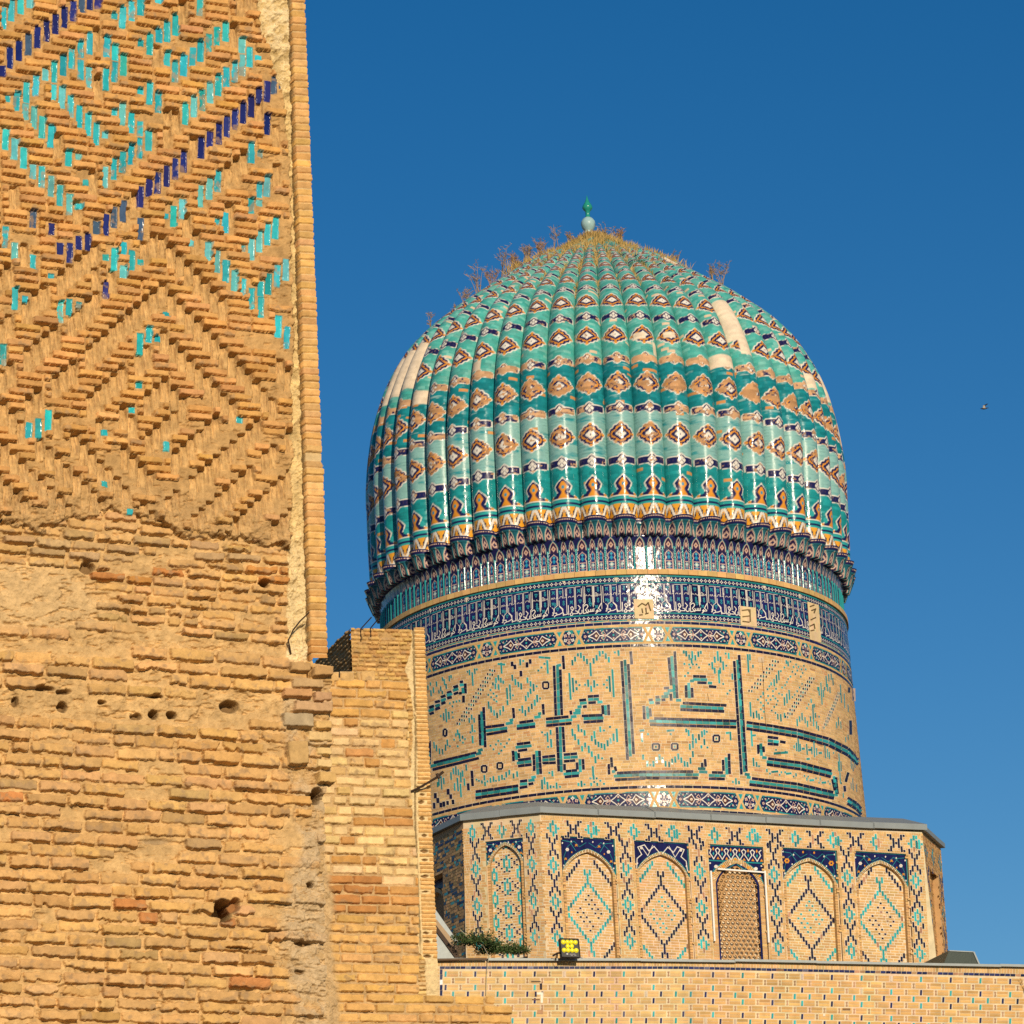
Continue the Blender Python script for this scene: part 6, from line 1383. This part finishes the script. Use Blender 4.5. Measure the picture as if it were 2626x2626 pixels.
def make_dome():
    back = None
    for i in range(NR):
        k = i if i <= NR // 2 else i - NR; th = VIEW + .6 + DTH * (k + .5); rel = DTH * (k + .5) + .6
        if abs(rel) < 103 or back is None:
            P, c = rib_mesh(k, 3.1 * k, BARE.get(k, ())); o = grid_obj('rib', P, c, M_glz, dome, None)
            if abs(rel) >= 103: back = o
        else: o = back.copy(); COL.objects.link(o); o.parent = dome
        o.rotation_euler = (0, 0, R_(th))
    # underside ring closing the rib feet
    N = 212; th = np.radians(np.linspace(0, 360, N, endpoint=False)); V = []
    for r, z in ((5.2, ZB + .02), (5.75, ZB + .02)): V += [(r * math.sin(t), -r * math.cos(t), z) for t in th]
    mesh_obj('dome_soffit', V, [[j, (j + 1) % N, N + (j + 1) % N, N + j] for j in range(N)], M_core, dome)
    # finial
    zt = 34.60 + Z0; c = (-.13, 0, zt)
    pr = [(.0, -.15), (.16, -.15), (.13, .0), (.10, .06), (.12, .10), (.09, .15), (.10, .18), (.155, .24), (.185, .34), (.18, .42), (.13, .50), (.07, .54), (.055, .60), (.06, .70), (.10, .74), (.135, .80), (.12, .86), (.06, .96), (.025, 1.06), (.0, 1.16)]
    g1 = [p for p in pr if p[1] <= .54]; g2 = [p for p in pr if p[1] >= .54]
    fm1 = mat_flat('pale_glazed_ball', (.30, .47, .48), .4, 0, .2, 8); fm2 = mat_flat('green_glaze', (.02, .26, .20), .2, 0, .2, 8, 0)
    v, f = lathe(g1, 20, c); f1 = mesh_obj('finial_ball', v, f, fm1, dome, None, True)
    v, f = lathe(g2, 20, c); mesh_obj('finial_spire', v, f, fm2, dome, None, True)
make_dome()

# ------------------------------------------------------------------ stalactite cornice and arcade under the ribs: one bay per rib
def arcade_bay():
    za, zb = zy(1459.5), ZB + .03; nu, nv = 57, 150; U, Z = np.meshgrid(np.linspace(-1, 1, nu), np.linspace(za, zb, nv)); H = zb - za
    r = rad(za) - .06 + 0 * U; half = math.sin(R_(DTH / 2))
    zt = za + .80; tt = np.clip((Z - zt) / (zb - zt), 0, 1)                      # upper tier: half round console below the rib
    arcs0 = np.abs(((U + 1) * 2.0) % 1 - .5) * 2; bulge = np.sqrt(np.clip(1 - (U / .82) ** 2, 0, 1)); up_ = (Z > zt + .05 * (1 - arcs0))
    arcs = np.abs(((U + 1) * 2.0) % 1 - .5) * 2                                   # four small hoods
    hood = np.clip(1 - (Z - zt) / .32, 0, 1)
    r = r + up_ * (.02 + bulge * (.20 + .16 * tt) + .03 * tt) - up_ * .035 * np.sqrt(np.clip(1 - arcs ** 2, 0, 1)) * (Z < zt + .30)
    zl = za + .52
    low = (Z > zl) & ~up_; t2 = np.clip((Z - zl) / (zt - zl), 0, 1); r = r + low * .05 * t2 ** 2
    for c, w_ in ((-.57, .035), (0, .035), (.57, .035)): r = r + (Z < zl + .05) * .035 * np.sqrt(np.clip(1 - ((U - c) / .06) ** 2, 0, 1))
    r[-1] = 5.4
    C = np.zeros(U.shape + (3,)); G = np.full(U.shape, .15); C[:] = NAVY
    def mix(m, col):
        nonlocal C
        m = np.clip(m * 1.0, 0, 1); C = C * (1 - m[..., None]) + np.asarray(col) * m[..., None]
    hp = np.concatenate([[0], []])
    wx = 5.7 * half
    for pc, hw in ((-1, .38), (-.28, .22), (.28, .22), (1, .38)):
        x = np.abs(U - pc) / hw; z = (Z - za) / (zl - za)
        body = smooth(1.0, .94, x + .0) * (z < .95); 
        ol = np.interp(z, [.04, .05, .52, .60, .70, .82, .93, 1.0], [0, .84, .84, .62, .80, .70, .12, 0]); mix((z > .03) * (z < .97) * smooth(.0, .05, ol - x), PINK); mix((z > .07) * (z < .92) * smooth(.17, .24, ol - x), (.013, .018, .12))
        for (zc_, w2, h2, col) in ((.30, .55, .13, (.30, .45, .42)), (.30, .22, .06, WHITE), (.13, .4, .05, (.10, .32, .40)), (.62, .35, .12, (.02, .25, .42)), (.80, .3, .08, (.06, .35, .48))): mix(smooth(1.1, .8, x / w2 + np.abs(z - zc_) / h2), col)
        for zc_ in (.18, .43): mix((np.abs(z - zc_) < .014) * (x < .5), PINK)
        z2 = (Z - zl) / (zt - zl); hd = np.interp(z2, [-.02, 0, .45, .75, .97, 1.0], [0, .86, .80, .5, .05, 0]); inn = (z2 > 0) & (z2 < 1)
        mix(inn * smooth(.0, .06, hd + .14 - x), TEAL); mix(inn * smooth(.0, .06, hd - x), PINK); mix(inn * smooth(.14, .22, hd - x), (.03, .012, .05))
        mix(inn * smooth(1.15, .8, x / .45 + np.abs(z2 - .38) / .26), PINK); mix(inn * smooth(1.1, .8, x / .2 + np.abs(z2 - .38) / .12), (.2, .06, .05))
    mix((np.abs(Z - zl) < .012) * 1.0, (.03, .02, .04)); mix((Z < za + .012) * 1.0, INK)
    for c in (-.57, 0, .57): mix((Z < zl + .06) * smooth(.055, .035, np.abs(U - c)), TURQ)
    z3 = (Z - zt) / .34; hd = np.interp(z3, [0, .5, .8, 1.0], [.82, .74, .42, 0]); inn = up_ & (z3 < 1)
    mix(up_ * 1.0, (.015, .10, .14)); mix(inn * smooth(0, .08, hd + .14 - arcs), TEAL); mix(inn * smooth(0, .08, hd - arcs), PINK); mix(inn * smooth(.16, .26, hd - arcs), (.02, .012, .06)); mix(inn * smooth(1.2, .8, arcs / .5 + np.abs(z3 - .35) / .28), PINK); mix(inn * smooth(1.1, .8, arcs / .25 + np.abs(z3 - .35) / .14), NAVY)
    mix(up_ * (z3 > 1.02) * 1.0, NAVY); mix(up_ * (np.abs(Z - zb + .05) < .012) * (np.abs(((U + 1) * 9) % 1 - .5) < .3), PINK)
    lat = r * half * U; rr = r * math.cos(R_(DTH / 2)) + r * (1 - math.cos(R_(DTH / 2))) * (1 - U ** 2)
    P = np.stack([lat, -rr, Z], -1); col = np.concatenate([np.clip(C, .004, .9), G[..., None]], -1)
    base = None
    for k in range(NR):
        if base is None: o = grid_obj('arcade_bay', P, col, M_glz, drum, None); base = o
        else: o = base.copy(); COL.objects.link(o); o.parent = drum
        o.rotation_euler = (0, 0, R_(VIEW + .6 + DTH * (k + .5)))
arcade_bay()
# ------------------------------------------------------------------ small things
def thing_mesh(name, label, cat, V, F, mat, group=None, sm=False):
    V = np.asarray(V, float); loc = np.array([*V.mean(0)[:2], V[:, 2].min()])
    return tag(mesh_obj(name, V, F, mat, None, None, sm, loc), label, cat, group)
# iron rods
pts = [WALL.at(773, 1585, .16), WALL.at(757, 1602, .10), WALL.at(743, 1622, .07), WALL.at(733, 1646, .05), WALL.at(738, 1664, .04), WALL.at(744, 1678, .01)]
v, f = tube(pts, [.004, .0055, .006, .006, .006, .007], 6); thing_mesh('bent_rod', 'bent rusty rod stuck in the plaster groove at the edge of the tiled wall', 'rod', v, f, M_iron)
for pts, lab in (([PIER.at(941, 1594, .30), PIER.at(923, 1615, .05), PIER.at(924, 1630, .04), PIER.at(925.5, 1643, .03)], 'left of two bent iron rods poking up from the top of the brick pier'),
                 ([PIER.at(962, 1594, .30), PIER.at(948, 1613, .05), PIER.at(949.5, 1630, .04), PIER.at(951, 1641, .03)], 'right of two bent iron rods poking up from the top of the brick pier')):
    v, f = tube(pts, .011, 6); thing_mesh('iron_rod', lab, 'rod', v, f, M_iron, 'iron rods on top of the brick pier')
pts = [PIER.at(1050, 2032, .02), PIER.at(1066, 2026, .10), PIER.at(1085, 2016, .2), PIER.at(1108, 2003, .3), PIER.at(1122, 1990, .36)]
v1, f1 = tube(pts, [.024, .022, .022, .024, .026], 8); v2, f2 = tube([PIER.at(1108, 1994, .30), PIER.at(1113, 2006, .32)], .03, 8); v, f = join([(v1, f1), (v2, f2)])
thing_mesh('bent_pipe', 'dark bent pipe jutting from the plaster strip of the pier towards the drum', 'pipe', v, f, M_iron)

# lean-to roof left of the base
B2 = Plane(BASE.p - BASE.n * 1.0, BASE.az)
def slab(q, d, th, plane=B2):
    f4 = [plane.at(x, y, d) for x, y in q]; n = len(q); V = f4 + [p - plane.n * th for p in f4]
    return np.array(V), [list(range(n)), list(range(2 * n - 1, n - 1, -1))] + [[i, (i + 1) % n, n + (i + 1) % n, n + i][::-1] for i in range(n)]
lt = empty('lean_to_roof', B2.at(1140, 2462)); tag(lt, 'small grey sheet metal lean-to roof with timber edge between the pier and the octagon', 'roof'); ll = np.array(lt.location)
for nm_, q, d, th, mt in (('roof_sheet', [(1112, 2322), (1119, 2332), (1168, 2402), (1176, 2413), (1160, 2414), (1112, 2352)], -.05, .9, M_metal), ('timber_board', [(1112, 2350), (1122, 2361), (1163, 2412), (1172, 2440), (1112, 2374)], .0, .3, mat_flat('pale_timber', (.38, .27, .16), .9, 0, .25, 5)),
                          ('beam', [(1112, 2369), (1119, 2377), (1178, 2456), (1166, 2458), (1112, 2384)], .06, .12, mat_flat('dark_timber', (.06, .04, .028), .9, 0, .3, 8)), ('gable_sheet', [(1112, 2382), (1120, 2388), (1168, 2460), (1112, 2464)], .02, .06, M_metal)):
    v, f = slab(q, d, th); mesh_obj(nm_, v - ll, f, mt, lt)
# roof hatch at the right
hq = Plane(BASE.p - BASE.n * 1.2, BASE.az); F4 = [hq.at(x, y) for x, y in ((2416, 2482), (2434, 2438), (2494, 2441), (2512, 2482))][::-1]
v, f = hexa(F4 + [p - BASE.n * 1.6 for p in F4]); ht = empty('roof_hatch', hq.at(2460, 2482)); tag(ht, 'dark green metal roof hood at the right foot of the octagon', 'roof hood'); hl = np.array(ht.location)
mesh_obj('hood', v - hl, f, M_green, ht)
e4 = [hq.at(x, y, .02) for x, y in ((2434, 2439.5), (2434, 2437), (2495, 2440), (2495, 2442.5))][::-1]; v, f = hexa(e4 + [p - BASE.n * 1.62 for p in e4]); mesh_obj('ridge_flashing', v - hl, f, M_metal, ht)
e4 = [hq.at(x, y, .03) for x, y in ((2494, 2441), (2512, 2482), (2516, 2482), (2498, 2441))]; v, f = hexa(e4[::-1] + [p - BASE.n * 1.6 for p in e4[::-1]]); mesh_obj('side_flashing', v - hl, f, M_metal, ht)

# floodlight on the coping
fl = empty('floodlight', BASE.at(1450, 2462, .2)); tag(fl, 'black floodlight panel with ten round yellow lenses standing on the metal coping', 'floodlight'); f0 = np.array(fl.location)
DQ = .34
cs = [(1424, 2415), (1428.6, 2462), (1476, 2463.5), (1471.4, 2416)]
F4 = [BASE.at(x, y, DQ) for x, y in cs]; v, f = hexa(F4 + [p - BASE.n * .13 for p in F4]); mesh_obj('housing', v - f0, f, M_dark, fl)
for (x0, y0, x1, y1) in ((1424, 2415, 1471.4, 2416), (1428.6, 2462, 1476, 2463.5), (1424, 2415, 1428.6, 2462), (1471.4, 2416, 1476, 2463.5)):
    v, f = tube([BASE.at(x0, y0, DQ), BASE.at(x1, y1, DQ)], .012, 4); mesh_obj('rim', v - f0, f, M_dark, fl)
base = None
for (X_, Y_) in ((225, 297), (297, 297), (366, 297), (437, 303), (303, 370), (375, 370), (240, 437), (310, 440), (380, 443), (452, 443)):
    c = BASE.at(1400 + X_ * .14652, 2380 + Y_ * .14652, DQ)
    if base is None:
        V, F = lathe([(.001, .026), (.022, .024), (.040, .014), (.047, .0), (.052, .0), (.052, -.01)], 18); R3 = np.array([BASE.t, np.array([0, 0, 1.0]), BASE.n]); V = V @ R3; base = mesh_obj('lens', V, F, M_lens, fl, None, True); o = base
    else: o = base.copy(); COL.objects.link(o); o.parent = fl
    o.location = c - f0
mk = Mosaic(); mk.disc((1443, 2454), 2.8, DQ + .004, (.6, .6, .6), .5, 8, 1.6)
for (a, b, y) in ((1449, 1464, 2454.5), (1452, 1457, 2457.6), (1461, 1466, 2457.6)): mk.rect(a, y - .6, b, y + .6, DQ + .004, (.35, .35, .35), .5)
mk.build('maker_mark', lambda u, v, d: BASE(u, v, d) - f0, M_mos, fl)
v, f = join([tube([BASE.at(1410, 2456, .2), BASE.at(1421, 2450, .24), BASE.at(1430, 2449, .26)], .022, 6), tube([BASE.at(1421, 2450, .24), BASE.at(1421, 2461, .2)], .02, 6)]); mesh_obj('bracket', v - f0, f, M_iron, fl)
v, f = tube([BASE.at(1416, 2452, .22), BASE.at(1418, 2468, .18), BASE.at(1424, 2474, .16), BASE.at(1430, 2469, .18), BASE.at(1428, 2461, .2)], .006, 5); mesh_obj('cable', v - f0, f, M_dark, fl)
# loose wire
v, f = tube([B2.at(1165, 2396, .5), B2.at(1190, 2416, .45), B2.at(1220, 2438, .6), BASE.at(1247, 2457, .2), BASE.at(1247.5, 2466, .14), BASE.at(1246, 2500, .05), BASE.at(1245, 2553, .04)], .007, 5)
thing_mesh('loose_wire', 'thin pale wire slung from the lean-to roof and hanging down the tiled wall', 'wire', v, f, mat_flat('pale_wire', (.45, .40, .28), .6, 0, .1, 5, 0))

# bird
bd = ray(np.array(2524.0), np.array(1046.0)); bp = CAM + bd * 150; s = 150 / FPX
def bpt(dx, dy, dd): return bp + rt * dx * s + up * dy * s + fw * dd * s
body = [(-10, -2.2, 0, .3), (-8, -1.6, 0, 1.2), (-5, -1.8, 0, 2.0), (-1, -1.8, 0, 2.7), (4, -1.2, 0, 2.2), (7, -.4, 0, 1.2), (11, .2, 0, .9)]
v1, f1 = tube([bpt(a, b, c) for a, b, c, r in body], [r * s for *_, r in body], 8)
def wing(q):
    t = [bpt(*p) for p in q]; o_ = fw * .5 * s; V = np.array(t + [p + o_ for p in t]); n = len(q); return V, [list(range(n)), list(range(2 * n - 1, n - 1, -1))] + [[i, (i + 1) % n, n + (i + 1) % n, n + i] for i in range(n)]
bo = empty('bird', bp); tag(bo, 'small white and dark bird flying in the open sky at the right', 'bird')
m_bd = mat_flat('dark_feathers', (.03, .03, .035), .8, 0, .2, 5, 0); m_bw = mat_flat('white_feathers', (.75, .7, .62), .8, 0, .05, 5, 0)
mesh_obj('body', v1 - bp, f1, m_bd, bo, None, True)
V, F = wing([(-4, 0, -2), (3, -1.5, -2), (1.6, 6, -6), (-3.6, 6.2, -6)]); mesh_obj('wing', V - bp, F, m_bw, bo)
V, F = wing([(-3.6, 6.2, -6), (1.6, 6, -6), (2.4, 2, -5), (3.4, 5.6, -6), (9.5, 10.4, -9), (6, 10.6, -9)]); mesh_obj('wing_tip', V - bp, F, m_bd, bo)

# ------------------------------------------------------------------ weeds on the dome
def stemset(base, H, n, spread, r0, seed, up_v=(0, 0, 1.0), lean_=0.0):
    g_ = random.Random(seed); parts = []
    for i in range(n):
        az = g_.uniform(0, 6.283); h = H * g_.uniform(.55, 1.0); sp = spread * g_.uniform(.2, 1)
        p = np.array(base) + np.array([g_.uniform(-.06, .06), g_.uniform(-.06, .06), 0]); pts = [p]
        for k in range(1, 5): pts.append(p + np.array([math.cos(az) * sp * (k / 4) ** 1.4 + lean_ * k / 4, math.sin(az) * sp * (k / 4) ** 1.4, h * k / 4]))
        parts.append(tube(pts, [r0 * (1 - .17 * k) for k in range(5)], 4))
        for b in range(g_.randint(4, 8)):
            t = g_.uniform(.35, .98); k = min(3, int(t * 4)); q = pts[k] + (pts[k + 1] - pts[k]) * (t * 4 - k); a2 = g_.uniform(0, 6.283); l = H * g_.uniform(.10, .26)
            e = q + np.array([math.cos(a2) * l * .8, math.sin(a2) * l * .8, l * g_.uniform(.3, .9)]); parts.append(tube([q, (q + e) / 2 + np.array([0, 0, -.02 * l]), e], [r0 * .6, r0 * .5, r0 * .35], 3))
            for c in range(g_.randint(3, 6)):
                a3 = g_.uniform(0, 6.283); l2 = l * g_.uniform(.25, .6); u_ = g_.uniform(.3, 1); s0 = q + (e - q) * u_; parts.append(tube([s0, s0 + np.array([math.cos(a3) * l2, math.sin(a3) * l2, l2 * g_.uniform(0, .9)])], [r0 * .45, r0 * .3], 3))
    return join(parts)
def on_dome(px, py, back=.0):
    k = ray(np.array(float(px)), np.array(float(py))); t = (AY + back) / k[1]; return CAM + k * t
WD = [(1107, 842, 62, 3, 'thin bare weed low on the left edge of the dome'), (1165, 806, 40, 3, 'short reddish weed clump on the left flank of the dome'), (1192, 780, 62, 5, 'pale spreading dry weed on the left flank of the dome'), (1225, 752, 84, 6, 'tall branching dry weed on the upper left of the dome'), (1262, 728, 58, 9, 'dense brown weed clump on the upper left of the dome'), (1292, 706, 92, 4, 'tallest pale stalk with a feathery head on the upper left of the dome'), (1318, 686, 50, 10, 'bushy rust brown weed patch below the tall pale stalks'), (1352, 666, 56, 12, 'broad russet weed patch on the dome left of the finial'), (1385, 650, 48, 11, 'low russet weed patch nearer the finial on the left'), (1427, 634, 78, 3, 'slender upright pale stalk a little left of the finial'), (1462, 622, 38, 8, 'short straw coloured tuft just left of the finial'), (1552, 618, 60, 6, 'wispy reddish weed just right of the finial'), (1588, 622, 46, 14, 'fluffy brown shrub on the dome right of the finial'), (1735, 672, 44, 5, 'faint dry weed on the right shoulder of the dome'), (1822, 716, 40, 6, 'low rusty weed on the right shoulder of the dome'), (1848, 728, 78, 5, 'tall thin dry weed standing on the right shoulder of the dome')]
for i, (x, y, h, n, lab) in enumerate(WD):
    b = on_dome(x, y + 4); v, f = stemset(b, h / 9500 * 90, n, h / 9500 * 90 * (.35 if n > 3 else .12), .0085 if n > 7 else .010, 50 + i)
    thing_mesh('dry_weed', lab, 'weed', v, f, M_dry if n < 9 or i % 2 else mat_flat('russet_weed', (.38, .22, .10), .9, 0, .3, 3, 0), 'dry weeds growing on the dome')
def blades(spec, mat, name, label_kind, seed, wd=.010):
    g_ = random.Random(seed); V = []; F = []
    for (p, nrm, hgt, n, sp) in spec:
        for i in range(n):
            q = p + np.array([g_.gauss(0, sp), g_.gauss(0, sp), g_.gauss(0, sp * .6)]); d = nrm + np.array([g_.gauss(0, .5), g_.gauss(0, .5), g_.gauss(.25, .3)]); d /= np.linalg.norm(d); h = hgt * g_.uniform(.4, 1.1)
            sd_ = np.array([g_.uniform(-1, 1), g_.uniform(-.3, .3), 0]); sd_ /= np.linalg.norm(sd_) + 1e-6; w_ = wd * g_.uniform(.6, 1.3); k = len(V); m_ = q + d * h * .55
            V += [q - sd_ * w_, q + sd_ * w_, m_ + sd_ * w_ * .7, m_ - sd_ * w_ * .7, q + d * h + np.array([0, 0, -.15 * h])]; F += [[k, k + 1, k + 2, k + 3], [k + 3, k + 2, k + 4]]
    return V, F
sp = []
for k in range(-9, 10):                                                # dry grass rooted in the valleys near the crown
    rel = R_(DTH * k + .6 + VIEW); lo = {0: 770, 1: 745, 2: 760, -1: 800, 3: 735, -2: 745, -3: 720, -4: 725}.get(k, 690)
    for j in range(len(PS)):
        yy = _fy[j] if j <= _top else _fy[_top]
        if yy < lo and PR[j] > .12 and random.random() < .5 and math.sin(k * 5.1 + PS[j] * 3.1) + .8 * smooth(lo, 640, yy) * math.sin(k * 2.3 + PS[j] * 7) > -.15:
            dn = smooth(lo, 640, yy); r = PR[j] - .02; dep = PR[j] * math.sin(R_(DTH / 2)) * .86; n_ = np.array([math.sin(rel) * .5, -math.cos(rel) * .5, .8])
            p = np.array([AX + (r - dep * .75) * math.sin(rel) , AY - (r - dep * .75) * math.cos(rel), PZ[j] - dep * .35]); sp.append((p, n_, .12 + .10 * dn, int(2 + 4 * dn), .02 + .02 * dn))
for i in range(45):
    a = random.uniform(0, 6.283); r = random.uniform(.05, .55); j = int(np.argmin(np.abs(PR[300:] - r))) + 300; sp.append((np.array([AX - .08 + r * math.sin(a), AY - r * math.cos(a), PZ[j] - .04]), np.array([math.sin(a) * .5, -math.cos(a) * .5, .8]), .24, 5, .05))
for (x0, x1, y0, y1, n) in ((1562, 1690, 618, 660, 70), (1690, 1760, 655, 690, 22), (1300, 1420, 690, 648, 60)):
    for i in range(n):
        t = random.random(); sp.append((on_dome(x0 + (x1 - x0) * t, y0 + (y1 - y0) * t + random.uniform(2, 16), -.5), np.array([0, -.4, .8]), .30, 4, .06))
V, F = blades(sp, M_straw, 'g', 0, 5); tag(mesh_obj('dry_grass', V, F, M_straw), kind='stuff')
# leafy plants
def leafy(name, label, pts, seed, mat=M_leaf, lw=.027):
    g_ = random.Random(seed); V = []; F = []
    for (p, r, n) in pts:
        for i in range(n):
            a = g_.uniform(0, 6.283); b = g_.gauss(0, .5); rr = r * g_.random() ** .5; q = p + np.array([math.cos(a) * rr, math.sin(a) * rr * .7, abs(b) * r * .7]); d = np.array([g_.gauss(0, 1), g_.gauss(0, 1), g_.gauss(.2, .7)]); d /= np.linalg.norm(d); s_ = np.cross(d, [g_.gauss(0, 1), g_.gauss(0, 1), g_.gauss(0, 1)]); s_ /= np.linalg.norm(s_) + 1e-6; l = lw * g_.uniform(1.2, 3.4); w_ = lw * g_.uniform(.3, .6); k = len(V)
            V += [q, q + d * l * .5 + s_ * w_, q + d * l, q + d * l * .5 - s_ * w_]; F.append([k, k + 1, k + 2, k + 3])
    return thing_mesh(name, label, 'plant', V, F, mat)
pp = [(B2.at(1188 + 130 * t + 10 * math.sin(t * 23), 2456 - 30 * (1 - t) ** 1.5 + 4 * math.sin(t * 17), .35 + .25 * math.sin(t * 9)), .34 - .12 * t, 300) for t in np.linspace(0, 1, 13)]
pp += [(B2.at(1178, 2432, .4), .22, 160), (B2.at(1160, 2416, .4), .14, 90), (B2.at(1250, 2436, .3), .16, 80), (B2.at(1213, 2414, .2), .14, 40)]
leafy('green_shrub', 'low green shrub growing on the ledge at the foot of the octagon beside the pier', pp, 3)
leafy('green_tuft', 'dark green tuft in a valley near the crown of the dome', [(on_dome(1622, 684, -3.2), .22, 160), (on_dome(1640, 676, -3.2), .2, 120)], 4, M_leaf, .02)
leafy('leafy_sprig', 'small green sprig in a rib valley on the right shoulder of the dome', [(on_dome(1716, 740, -4.3), .10, 60), (on_dome(1714, 716, -4.2), .10, 50)], 6, M_leaf, .016)
v, f = stemset(BASE.at(2630, 2546, .05), .30, 6, .16, .006, 91); thing_mesh('wall_weed', 'dry brown weed on the tiled wall at the right edge', 'weed', v, f, M_dry)
